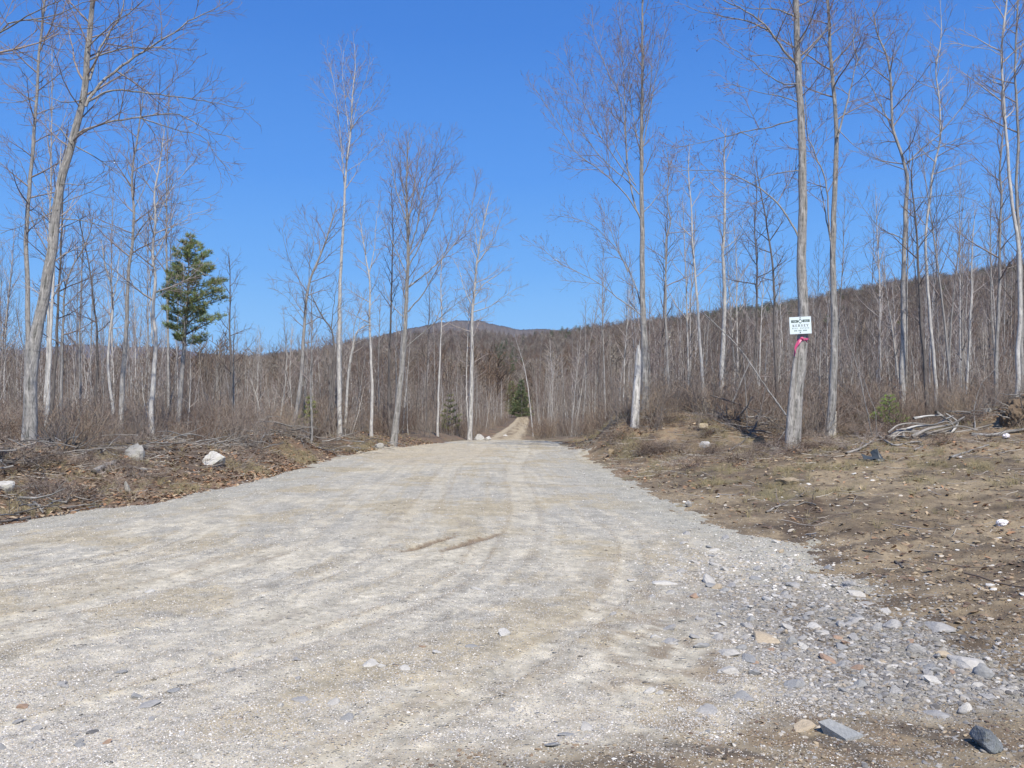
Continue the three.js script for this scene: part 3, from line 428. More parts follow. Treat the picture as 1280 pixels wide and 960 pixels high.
HERO.forEach(([label, d, w, kind, stem, o], idx) => {
  const r = rngOf(1000 + idx * 17), foot = at(stem[0][0], stem[0][1], d);
  const gy = ground(foot.x, -d); foot.y = gy - 0.12;
  const g = new THREE.Group(); g.position.copy(foot);
  const local = (px, py, dd) => at(px, py, dd).sub(foot);
  const lean = (r() - 0.5) * 0.6;
  const world = stem.map(([x, y], k) => k ? local(x, y, d + lean * k / stem.length) : new THREE.Vector3(0, 0, 0));
  if (world[1].y < 0.4) world.splice(1, 1);
  const pts = spline(world, 0.22), R0 = w / 2 * d / F * 0.80, n = pts.length;
  for (const p of pts) { p[0] += 0.02 * noise(p[1] * 1.3, idx * 7.7); p[2] += 0.03 * noise(p[1] * 1.1, idx * 3.1 + 40); }
  const rads = pts.map((p, k) => { const t = k / (n - 1); return Math.max(0.007, R0 * lerp(1, o.end, Math.pow(t, 0.85)) * (1 + 0.32 * Math.exp(-Math.max(0, p[1]) / 0.22)) * (1 + 0.06 * noise(p[1] * 2.2, idx * 5)) * (t > 0.93 ? lerp(1, 0.4, (t - 0.93) / 0.07) : 1)); });
  const bt = new Buf(), bc = new Buf();
  bt.tube(pts, rads, w > 12 ? 14 : w > 7 ? 9 : 7, [1, 1, 1], Math.max(1, Math.round(R0 * 2 * 3.14 * 2.2)), true);
  part('trunk', bt.geo(), BARK[kind], g);
  const tw = TWIG[kind], opt = { from: o.from, per: 3.8, len: o.wide * 1.05, steep: o.steep, col: tw, tip: mixc(tw, [0.21, 0.135, 0.125], 0.45), twig: 6.4, twiglet: 8, buds: o.buds || 0 };
  shoots(bc, pts, rads, opt, r);
  for (const [frac, ...lp] of o.limbs || []) {
    const L = lp.length, sw = (r() - 0.5) * 1.6, dz0 = 0;
    const span = Math.hypot(lp[L - 1][0] - lp[0][0], lp[L - 1][1] - lp[0][1]) * d / F;
    const v = lp.map(([x, y], k) => local(x, y, d + dz0 + sw * Math.min(span * 0.45, 1.6) * (k / (L - 1))));
    const ls = spline(v, 0.2);
    for (let k = 1; k < ls.length; k++) { ls[k][0] += 0.025 * noise(k * 0.7, idx * 3 + frac * 50); ls[k][1] += 0.025 * noise(k * 0.7, idx * 5 + 90 + frac * 50); ls[k][2] += 0.05 * noise(k * 0.5, idx + 30 + frac * 70); }
    let near = 0, bd = 1e9; pts.forEach((p, k) => { const q = Math.hypot(p[0] - ls[0][0], p[1] - ls[0][1]); if (q < bd) { bd = q; near = k; } });
    const r0 = Math.min(rads[near] * 0.85, Math.max(0.010, R0 * frac * 0.46)), lr = ls.map((_, k) => Math.max(0.006, r0 * (1 - 0.82 * k / (ls.length - 1))));
    const bl = new Buf(), bw = new Buf(); bl.tube(ls, lr, r0 > 0.03 ? 7 : 5, [1, 1, 1], 1); const limb = part('limb', bl.geo(), BARK[kind], g);
    const len = lengthOf(ls);
    shoots(bw, ls, lr, { ...opt, from: 0.22, per: 3.6, len: Math.min(1.5, 0.25 + len * 0.22), twig: 6.2 }, r); part('twigs', bw.geo(), twigMat, limb).userData.kind = 'stuff';
  }
  part('crown', bc.geo(), twigMat, g);
  heroTrunk[idx] = { pts, rads, foot };
  tag(top(g, kind === 'maple' ? 'bare_maple_tree' : kind === 'pale' ? 'bare_pale_tree' : kind === 'dark' ? 'dark_thin_tree' : 'bare_grey_tree'), label, 'tree', 'bare trees at the forest edge');
});

// the broken white snag beside the maple on the mound
{
  const foot = at(793, 537, SNAG[0]); foot.y = ground(foot.x, foot.z) - 0.15;
  const g = new THREE.Group(); g.position.copy(foot);
  const v = SNAG[1].map(([x, y], k) => k ? at(x, y, SNAG[0]).sub(foot) : new THREE.Vector3()), pts = spline(v, 0.12), n = pts.length, b = new Buf();
  b.tube(pts, pts.map((p, k) => k > n - 3 ? 0.02 + 0.03 * (n - 1 - k) : lerp(0.135, 0.075, k / n) * (1 + 0.25 * Math.exp(-p[1] / 0.15))), 10, [1, 1, 1], 2, true);
  part('trunk', b.geo(), std(rgb(0.74, 0.71, 0.66), { map: barkB, bumpMap: barkBh, bumpScale: 0.01 }), g);
  const s = new Buf(), e = pts[n - 1]; s.tube([[e[0] + 0.03, e[1] - 0.3, e[2]], [e[0] + 0.035, e[1] + 0.16, e[2]]], [0.028, 0.006], 5, [1, 1, 1], 1); part('splinter', s.geo(), BARK.pale, g);
  for (const [t, a] of [[0.35, 1], [0.62, -2]]) { const k = new Buf(), [p] = along(pts, t); k.tube([p, [p[0] + Math.cos(a) * 0.22, p[1] + 0.06, p[2] + 0.14]], [0.018, 0.009], 5, [1, 1, 1], 1, true); part('stub', k.geo(), BARK.dark, g); }
  tag(top(g, 'broken_snag'), 'broken white birch snag leaning beside the tall maple on the mound', 'dead tree');
}

// ------------------------------------------------------------------ evergreens
function needleTuft(buf, p, dir, size, col, r, n = 7) {
  for (let k = 0; k < n; k++) {
    const d = turned(dir, 0.25 + 0.8 * r(), r() * 6.28), l = size * (0.7 + 0.6 * r()), s = turned(d, 1.57, r() * 6.28), w = size * 0.055, b = buf.p.length / 3, c = col.map(x => x * (0.75 + 0.5 * r()));
    buf.p.push(p[0] - s[0] * w, p[1] - s[1] * w, p[2] - s[2] * w, p[0] + s[0] * w, p[1] + s[1] * w, p[2] + s[2] * w, p[0] + d[0] * l, p[1] + d[1] * l, p[2] + d[2] * l);
    const nn = norm([s[1] * d[2] - s[2] * d[1], s[2] * d[0] - s[0] * d[2], s[0] * d[1] - s[1] * d[0]]);
    for (let q = 0; q < 3; q++) { buf.n.push(...nn); buf.u.push(0, 0); buf.c.push(...c); }
    buf.i.push(b, b + 1, b + 2);
  }
}
const needleMat = std(rgb(1, 1, 1), { vertexColors: true, roughness: 0.8, side: THREE.DoubleSide });
// whorls: [height, reach toward -x, reach toward +x]
function evergreen(height, R0, whorls, o, seed) {
  const r = rngOf(seed), g = new THREE.Group(), b = new Buf(), c = new Buf(), w = new Buf();
  const pts = path([0, 0, 0], norm([o.lean || 0, 1, 0]), height, 14, 0.03, 0, r); b.tube(pts, pts.map((_, k) => Math.max(0.012, R0 * (1 - k / 14.5))), 9, [1, 1, 1], 1);
  for (const [h, left, right] of whorls) for (let q = 0; q < o.per; q++) {
    const az = q / o.per * 6.283 + r(), hj = h + (r() - 0.5) * 2 * (o.jit || 0), side = Math.cos(az), reach = lerp(left, right, side * 0.5 + 0.5) * (0.7 + 0.5 * r()), [p] = along(pts, hj / height);
    const dir = norm([Math.cos(az), o.rise + 0.15 * (r() - 0.5), Math.sin(az)]), bs = path(p, dir, reach, 5, 0.18, o.bend || 0.05, r);
    w.tube(bs, bs.map((_, k) => lerp(0.010 + reach * 0.009, 0.005, k / 5)), 4, [0.14, 0.11, 0.09]);
    const n = Math.round(reach * o.tufts);
    for (let k = 0; k < n; k++) {
      const t = (o.inner ?? 0.3) + (1 - (o.inner ?? 0.3)) * Math.sqrt(r()), [tp, tt] = along(bs, t), sp = reach * 0.3 * (1.15 - t * 0.75), off = [(r() - 0.5) * 2 * sp * (o.spread || 1), (r() - 0.35) * sp * 0.55 * (o.thick || 1), (r() - 0.5) * 2 * sp * (o.spread || 1)], q2 = [tp[0] + off[0], tp[1] + off[1], tp[2] + off[2]];
      if (r() < 0.35) w.tube([tp, q2], [0.005, 0.003], 3, [0.13, 0.10, 0.08]);
      needleTuft(c, q2, norm([tt[0] + off[0], tt[1] + 0.5, tt[2] + off[2]]), o.size, mixc(o.col, o.col2 || o.col, r()), r, o.needles);
    }
  }
  part('trunk', b.geo(), BARK.grey, g); part('boughs', w.geo(), twigMat, g).userData.kind = 'stuff'; part('crown', c.geo(), needleMat, g);
  return g;
}
{
  const d = 29, foot = at(222, 560, d); foot.y = ground(foot.x, -d) - 0.1; const H = at(231, 288, d).y - foot.y, m = px => px * d / F, hy = y => at(231, y, d).y - foot.y;
  const wh = [[296, 4, 5], [304, 9, 10], [313, 13, 16], [322, 17, 24], [331, 19, 30], [340, 22, 34], [349, 23, 38], [358, 25, 42], [367, 27, 44], [376, 30, 48], [386, 34, 52], [396, 31, 40], [406, 20, 34], [418, 27, 46], [429, 10, 38]].map(([y, l, q]) => [hy(y), m(l), m(q)]);
  const g = evergreen(H, 0.10, wh, { per: 7, rise: 0.28, tufts: 40, size: 0.15, needles: 8, lean: 0.033, col: [0.14, 0.19, 0.075], col2: [0.30, 0.33, 0.14], inner: 0.25, jit: 0.10, thick: 1.1 }, 41);
  g.position.copy(foot); tag(top(g, 'white_pine_tree'), 'green layered pine with sparse flat lower boughs among bare trees', 'pine tree');
}
{
  const d = 150, foot = at(652, 521, d); foot.y = ground(foot.x, -d, false) - 0.2; const wh = []; for (let k = 0; k < 18; k++) { const t = k / 17; wh.push([0.4 + t * 6.3, 2.0 * (1 - t) + 0.25, 1.7 * (1 - t) + 0.25]); }
  const g = evergreen(7, 0.13, wh, { per: 8, rise: 0.0, tufts: 13, size: 0.34, needles: 6, jit: 0.2, col: [0.10, 0.145, 0.065], col2: [0.17, 0.20, 0.09], inner: 0.15 }, 42); g.position.copy(foot);
  tag(top(g, 'spruce_tree'), 'dark green spruce standing at the far end of the dirt track', 'evergreen tree');
  const wh2 = []; for (let k = 0; k < 14; k++) { const t = k / 13; wh2.push([1 + t * 5.6, 1.5 * (1 - t) + 0.3, 1.5 * (1 - t) + 0.3]); }
  const g2 = evergreen(7, 0.12, wh2, { per: 7, rise: 0.15, tufts: 20, size: 0.32, needles: 6, col: [0.16, 0.19, 0.075], col2: [0.24, 0.24, 0.10], inner: 0.2 }, 43), f2 = at(640, 520, 156); f2.y = ground(f2.x, f2.z, false) - 0.2; g2.position.copy(f2);
  tag(top(g2, 'spruce_tree'), 'yellow-green thinner evergreen touching the dark spruce by the track', 'evergreen tree');
}
{
  const small = [[1111, 531, 23, 0.95, 0.5, 'low bright green young evergreen at the foot of a straight grey tree', [0.20, 0.29, 0.06]], [387, 552, 31, 1.5, 0.5, 'small yellowish young evergreen half hidden behind leaning trees', [0.24, 0.26, 0.09]], [562, 549, 47, 2.4, 0.8, 'olive young evergreen among saplings near the track mouth', [0.21, 0.22, 0.085]]];
  small.forEach(([px, py, d, H, wd, label, col], k) => {
    const wh = []; for (let q = 0; q < 7; q++) wh.push([0.12 * H + q / 6 * 0.8 * H, wd * (1 - q / 7.5), wd * (1 - q / 7.5)]);
    const g = evergreen(H, 0.025, wh, { per: 6, rise: 0.35, tufts: 26, size: 0.085 * (d > 30 ? 1.5 : 1), needles: 7, col, col2: col.map(v => v * 1.5), inner: 0.25 }, 60 + k), p = at(px, py, d); p.y = ground(p.x, p.z) - 0.05; g.position.copy(p);
    tag(top(g, 'young_evergreen'), label, 'evergreen sapling');
  });
}

// ------------------------------------------------------------------ slim trees behind (individual copies), thicket and woods (uncountable)
function slimTree(H, R, kind, seed, o = {}) {
  const r = rngOf(seed), pts = path([0, -0.15, 0], norm([(r() - 0.5) * 0.16, 1, (r() - 0.5) * 0.1]), H, 12, 0.07, 0.03, r), rads = pts.map((_, k) => Math.max(0.008, R * (1 - 0.85 * k / 12)));
  const bt = new Buf(), bc = new Buf(), tw = TWIG[kind];
  bt.tube(pts, rads, 6, [1, 1, 1], 1);
  shoots(bc, pts, rads, { from: o.from ?? 0.4, per: o.per ?? 3.2, len: o.len ?? 1.5, steep: o.steep ?? 1, col: tw, tip: mixc(tw, [0.21, 0.15, 0.14], 0.4), twig: o.twig ?? 4.2, twiglet: o.twiglet ?? 3.4, buds: 0 }, r);
  return [bt.geo(), bc.geo()];
}
const blocked = (x, d) => { const l = xl(d), q = xr(d); const m = lerp(1.6, 0.5, smooth(45, 62, d)); return x > l - m && x < q + m; };
{
  const kinds = ['grey', 'pale', 'maple', 'grey', 'dark', 'grey', 'pale', 'maple', 'dark'];
  const kit = kinds.map((k, i) => { const [a, b] = slimTree(8.5 + (i * 37 % 5), 0.040 + 0.010 * (i % 4), k, 500 + i); return [a, b, BARK[k], k]; });
  const r = rngOf(909); let made = 0;
  const clear = [[235, 360], [600, 668]];             // gaps toward the open sky, where only low growth stands
  for (let q = 0; q < 4000 && made < 285; q++) {
    const d = 25 + 62 * Math.pow(r(), 0.8), px = -20 + 1320 * r(), x = (px - 640) / F * d;
    if (blocked(x, d)) continue;
    const scale = 0.55 + 0.6 * r(), leftSide = x < 0;
    let tall = scale;
    if (clear.some(([a, b]) => px > a && px < b)) tall *= 0.45;
    if (px > 330 && px < 600) tall *= 0.62;
    if (px > 660 && px < 800) tall *= 0.72;
    if (px > 800 && px < 1000) tall *= 0.85;
    if (px < 215 || px > 1050) tall *= 1.22;
    if (tall > 0.62 && d < 30 && r() < 0.6) continue;
    const [a, b, mat, kind] = kit[Math.floor(r() * kit.length)], g = new THREE.Group();
    part('trunk', a, mat, g); part('crown', b, twigMat, g);
    g.position.set(x, ground(x, -d) - 0.05, -d); g.rotation.y = r() * 6.28; g.scale.set(0.9 * Math.sqrt(tall), tall, 0.9 * Math.sqrt(tall));
    const tone = kind === 'pale' ? 'pale' : kind === 'dark' ? 'dark' : 'grey';
    const zone = leftSide ? (px > 560 ? 'crowding the dirt track edge' : 'in the thicket behind the boulder verge') : (px < 790 ? 'between the dirt track and the mound' : 'in the woods behind the notice tree');
    tag(top(g, 'slim_bare_tree'), `${tall > 0.85 ? 'tall' : tall < 0.5 ? 'short' : 'middling'} slim bare ${tone} tree ${zone}`, 'tree', `${tall > 0.85 ? 'tall' : tall < 0.5 ? 'short' : 'middling'} slim ${tone} trees ${zone}`); made++;
  }
}
function massTree(H, R, kind, seed) {
  const r = rngOf(seed), pts = path([0, -0.15, 0], norm([(r() - 0.5) * 0.2, 1, (r() - 0.5) * 0.1]), H, 10, 0.09, 0.03, r), rads = pts.map((_, k) => Math.max(0.01, R * (1 - 0.85 * k / 10))), b = new Buf(), tw = TWIG[kind];
  b.tube(pts, rads, 5, kind === 'pale' ? [0.45, 0.43, 0.40] : kind === 'dark' ? [0.14, 0.12, 0.11] : [0.31, 0.29, 0.26]);
  shoots(b, pts, rads, { from: 0.3, per: 3.4, len: 1.5, steep: 1, col: tw, tip: mixc(tw, [0.21, 0.15, 0.14], 0.4), twig: 3.6, twiglet: 2.4, buds: 0 }, r); return b.geo();
}
function scatter(name, variants, spots, mat, label, category) {
  variants.forEach((geo, vi) => {
    const mine = spots.filter((_, k) => k % variants.length === vi); if (!mine.length) return;
    const m = new THREE.InstancedMesh(geo, mat, mine.length), M = new THREE.Matrix4(), Q = new THREE.Quaternion(), E = new THREE.Euler(), C = new THREE.Color();
    mine.forEach((s, k) => { E.set(s.rx || 0, s.ry || 0, s.rz || 0, 'YXZ'); M.compose(new THREE.Vector3(s.x, s.y, s.z), Q.setFromEuler(E), new THREE.Vector3(...(Array.isArray(s.s) ? s.s : [s.s, s.s, s.s]))); m.setMatrixAt(k, M); m.setColorAt(k, C.setRGB(...s.c)); });
    m.instanceMatrix.needsUpdate = true;
    tag(top(m, name), label, category, null, 'stuff');
  });
}
{
  // the farther slim trees, past the ones that can be told apart
  { const kit = ['grey', 'pale', 'dark', 'grey', 'maple', 'pale'].map((k, i) => massTree(8 + i % 3 * 1.5, 0.045 + 0.01 * (i % 3), k, 640 + i)), r = rngOf(271), spots = [];
    for (let q = 0; q < 9000 && spots.length < 520; q++) { const d = 34 + 70 * Math.pow(r(), 0.8), px = -30 + 1340 * r(), x = (px - 640) / F * d; if (blocked(x, d)) continue; let t = 0.5 + 0.55 * r(); if (px > 235 && px < 330) t *= 0.5; else if (px >= 330 && px < 668) t *= 0.55; else if (px < 800 && px > 660) t *= 0.8; else t *= 1.1; spots.push({ x, y: ground(x, -d, d < 60), z: -d, ry: r() * 6.28, rx: (r() - 0.5) * 0.1, rz: (r() - 0.5) * 0.12, s: [Math.sqrt(t), t, Math.sqrt(t)], c: [0.9 + 0.2 * r(), 0.95, 0.95].map((v, i, a) => a[0]) }); }
    scatter('background_trees', kit, spots, twigMat, 'farther bare trees merging into a grey tangle', 'woods'); }
  // saplings: a stem with a few ascending shoots
  const saps = []; for (let i = 0; i < 7; i++) {
    const r = rngOf(700 + i), b = new Buf(), H = 5, pts = path([0, -0.1, 0], norm([(r() - 0.5) * 0.3, 1, (r() - 0.5) * 0.3]), H, 8, 0.13, 0.05, r), rads = pts.map((_, k) => 0.024 * (1 - 0.8 * k / 8));
    b.tube(pts, rads, 4, [1, 1, 1]); shoots(b, pts, rads, { from: 0.25, per: 3.6, len: 0.9, steep: 1, col: [0.92, 0.88, 0.85], tip: [0.8, 0.7, 0.66], twig: 2.8, twiglet: 0.8, buds: 0 }, r); saps.push(b.geo());
  }
  const r = rngOf(4242), spots = [];
  for (let q = 0; q < 60000 && spots.length < 9000; q++) {
    const d = 25 + 115 * Math.pow(r(), 0.75), px = -60 + 1400 * r(), x = (px - 640) / F * d;
    if (blocked(x, d) || (d < 45 && x > xr(d) && x < xr(d) + 3.2)) continue;
    const near = smooth(24, 34, d); if (r() > 0.35 + 0.65 * near) continue;
    const k = r(), pale = k < 0.36, red = k > 0.74 && fbm(x * 0.1, d * 0.1, 2) > -0.15;
    const v = 0.7 + 0.5 * r(), c = pale ? [0.46, 0.44, 0.40] : red ? [0.19, 0.140, 0.108] : [0.255, 0.225, 0.19];
    const tall = (0.45 + 0.6 * r()) * (px > 655 && px < 790 && d > 30 ? 1.25 : 1) * (px < 560 ? 0.9 : 1) * (d < 32 ? 0.7 : 1);
    spots.push({ x, y: ground(x, -d, d < 60), z: -d, ry: r() * 6.28, rx: (r() - 0.5) * 0.16, rz: (r() - 0.5) * 0.2, s: [0.9, tall, 0.9], c: c.map(t => t * v) });
  }
  scatter('sapling_thicket', saps, spots, twigMat, 'dense thicket of thin bare brown saplings', 'saplings');
  // low brush at the forest edge
  const brush = []; for (let i = 0; i < 5; i++) { const rr = rngOf(800 + i), b = new Buf(); for (let k = 0; k < 13; k++) { const p0 = [(rr() - 0.5) * 0.5, -0.03, (rr() - 0.5) * 0.5], l = 0.4 + 0.8 * rr(), bs = path(p0, norm([(rr() - 0.5) * 1.1, 1, (rr() - 0.5) * 1.1]), l, 4, 0.4, 0, rr); b.tube(bs, [0.006, 0.005, 0.004, 0.003, 0.0025], 3, [1, 1, 1]); twigs(b, bs, [0.006, 0.005, 0.004, 0.003, 0.0025], l * 0.7, { twig: 7, twiglet: 2.2, tip: [0.95, 0.85, 0.82] }, rr); } brush.push(b.geo()); }
  const bs = [];
  for (let q = 0; q < 60000 && bs.length < 5600; q++) {
    const d = 16 + 105 * Math.pow(r(), 1.6), px = -40 + 1360 * r(), x = (px - 640) / F * d, l = xl(d) - x, e = x - xr(d);
    if (Math.max(l, e) < lerp(1.0, -0.15, smooth(38, 50, d))) continue;
    const edge = d > 45 ? 0.9 : l > 0 ? smooth(17.5, 23, d + 0.9 * (l - 5)) * smooth(0.8, 2.5, l) : smooth(21.5, 26, d + 0.25 * (e - 4)) * smooth(0.8, 2.4, e);
    if (r() > edge) continue;
    const k = r(), c = k < 0.5 ? [0.29, 0.262, 0.225] : k < 0.78 ? [0.185, 0.142, 0.108] : [0.35, 0.30, 0.225];
    bs.push({ x, y: ground(x, -d), z: -d, ry: r() * 6.28, s: 0.5 + 0.9 * r(), c });
  }
  // small dead tangles lying on the verges
  const flat = [];
  for (let q = 0; q < 40000 && flat.length < 1000; q++) {
    const d = 10.5 + 20 * Math.pow(r(), 0.85), px = -60 + 1400 * r(), x = (px - 640) / F * d, l = xl(d) - x, e = x - xr(d);
    const w = l > 0.25 ? smooth(0.1, 1.6, l) * (0.05 + 0.6 * smooth(0.0, 0.3, fbm(x * 0.9, d * 0.9, 3))) : e > 0.6 ? smooth(16, 21, d) * smooth(-0.15, 0.25, fbm(x * 0.8, d * 0.8, 3)) * 0.8 : 0; if (r() > w) continue;
    const k = r(), c = k < 0.4 ? [0.30, 0.27, 0.235] : k < 0.8 ? [0.13, 0.10, 0.08] : [0.36, 0.30, 0.23];
    flat.push({ x, y: ground(x, -d) + 0.01, z: -d, ry: r() * 6.28, rx: (r() - 0.5) * 0.5, rz: (r() - 0.5) * 0.5, s: [0.5 + 0.6 * r(), 0.12 + 0.16 * r(), 0.5 + 0.6 * r()], c });
  }
  scatter('dead_tangle', brush, flat, twigMat, 'flattened dead twigs matted on the verges', 'twigs');
  scatter('undergrowth_brush', brush, bs, twigMat, 'tangled low brown brush along the forest edge', 'brush');
}
{
  // the woods on the hills
  const far = []; for (let i = 0; i < 6; i++) {
    const r = rngOf(850 + i), b = new Buf(), H = 10; b.tube([[0, -0.5, 0], [0.1, 5, 0.1], [0.2, H, 0]], [0.13, 0.09, 0.03], 3, [1.25, 1.2, 1.15]);
    for (let k = 0; k < 46; k++) { const y = 3 + 6.8 * r(), a = r() * 6.28, l = (1.0 + 1.6 * r()) * (1.25 - y / 14), e = [Math.cos(a) * l, y + l * (0.5 + 0.7 * r()), Math.sin(a) * l]; b.tube([[0.1, y, 0], e], [0.045, 0.028], 3, [0.9, 0.86, 0.86]); for (let w = 0; w < 2; w++) b.tube([[e[0] * 0.7, y + (e[1] - y) * 0.7, e[2] * 0.7], [e[0] * 0.7 + (r() - 0.5) * 1.4, e[1] + 0.7 * r(), e[2] * 0.7 + (r() - 0.5) * 1.4]], [0.03, 0.022], 3, [0.88, 0.80, 0.80]); }
    far.push(b.geo());
  }
  const r = rngOf(31337), spots = [], green = [];
  for (let q = 0; q < 26000; q++) {
    const px = -120 + 1520 * r(), Rm = table(RDIST, px), d = 95 + (Rm * 1.03 - 95) * Math.pow(r(), 0.62), x = (px - 640) / F * d;
    if (d < 160 && Math.abs(x - 1.5) < 3) continue;
    const y = ground(x, -d, false), n = fbm(x * 0.015 + 3, d * 0.015, 3), k = r();
    const evergreenPatch = smooth(0.9, 0.2, ((px - 935) / 75) ** 2 + ((d / Rm - 0.96) / 0.16) ** 2) * 0.32 + smooth(1, 0.3, ((px - 632) / 26) ** 2 + ((d / Rm - 0.55) / 0.3) ** 2) * 0.22 + smooth(1, 0.3, ((px - 705) / 45) ** 2 + ((d / Rm - 0.97) / 0.1) ** 2) * 0.15 + (px > 820 && d / Rm > 0.9 ? 0.05 : 0.006);
    if (r() < evergreenPatch) { green.push({ x, y, z: -d, ry: r() * 6.28, s: 0.7 + 0.5 * r(), c: [0.9 + 0.3 * r(), 0.95 + 0.2 * r(), 0.9] }); continue; }
    const c = k < 0.30 + 0.3 * n ? [0.215, 0.158, 0.108] : k < 0.74 ? [0.215, 0.184, 0.136] : [0.36, 0.338, 0.275];
    spots.push({ x, y: y - 0.3, z: -d, ry: r() * 6.28, s: [0.9 + 0.3 * r(), 0.6 + 0.55 * r(), 0.9 + 0.3 * r()], c: (t => c.map(v => v * t))(0.8 + 0.4 * r()) });
  }
  scatter('hillside_woods', far, spots, twigMat, 'bare brown woods covering the hillsides', 'woods');
  const wh = []; for (let k = 0; k < 10; k++) { const t = k / 9; wh.push([1.5 + t * 8, 2.4 * (1 - t) + 0.25, 2.4 * (1 - t) + 0.25]); }
  const t = evergreen(10, 0.15, wh, { per: 6, rise: 0, tufts: 7, size: 0.75, needles: 5, col: [0.07, 0.10, 0.05], col2: [0.11, 0.135, 0.06], inner: 0.1 }, 88);
  scatter('hillside_evergreens', [t.getObjectByName('crown').geometry], green, needleMat, 'scattered dark evergreens on the hill ridge', 'woods');
}

// ------------------------------------------------------------------ stones
const surface = (x, d) => Math.max(roadY(x, d), ground(x, -d) - 0.07 * smooth(0.35, 0.8, roadEdge(x, d)));
function stoneGeo(seed, detail, squash = 0.7, cuts = 11, rough = 0.03, flat = true) {
  const r = rngOf(seed); let g = new THREE.IcosahedronGeometry(1, detail); const planes = [];
  for (let k = 0; k < cuts; k++) planes.push([...norm([r() - 0.5, (r() - 0.5) * 1.2, r() - 0.5]), 0.36 + 0.42 * r()]);
  const p = g.attributes.position, sx = 0.75 + 0.5 * r(), sz = 0.65 + 0.5 * r();
  for (let i = 0; i < p.count; i++) {
    const v = norm([p.getX(i), p.getY(i), p.getZ(i)]); let q = 1;
    for (const n of planes) { const c = v[0] * n[0] + v[1] * n[1] + v[2] * n[2]; if (c > 0.05) q = Math.min(q, n[3] / c); }
    q *= 1 + rough * noise(v[0] * 4 + seed, v[1] * 4 + v[2] * 3);
    p.setXYZ(i, v[0] * q * sx, v[1] * q * squash, v[2] * q * sz);
  }
  g.computeVertexNormals(); return g;
}
const STONE = { grey: [0.36, 0.35, 0.335], blue: [0.30, 0.30, 0.295], white: [0.52, 0.50, 0.46], pale: [0.47, 0.45, 0.415], rust: [0.36, 0.25, 0.18], tan: [0.44, 0.365, 0.265], dark: [0.16, 0.155, 0.15] };
const [rockMap, rockBump] = (() => { const N = 256, f = (i, j) => 0.8 + 0.14 * noise(i / 16, j / 16, 16) + 0.10 * noise(i / 4, j / 4, 64) + 0.10 * noise(i / 2, j / 2, 128); return [dataTexture(N, N, (i, j) => { const v = f(i, j); return [v, v, v * 0.99]; }), dataTexture(N, N, (i, j) => { const v = f(i, j) - 0.3; return [v, v, v]; })]; })();
const stoneMat = {}; for (const k in STONE) stoneMat[k] = std(rgb(...STONE[k].map(v => v * 1.2)), { map: rockMap, bumpMap: rockBump, bumpScale: 0.006, roughness: 0.9, flatShading: true });
const stoneGeos = [...Array(9).keys()].map(k => stoneGeo(200 + k, 2, 0.5 + 0.08 * (k % 4)));
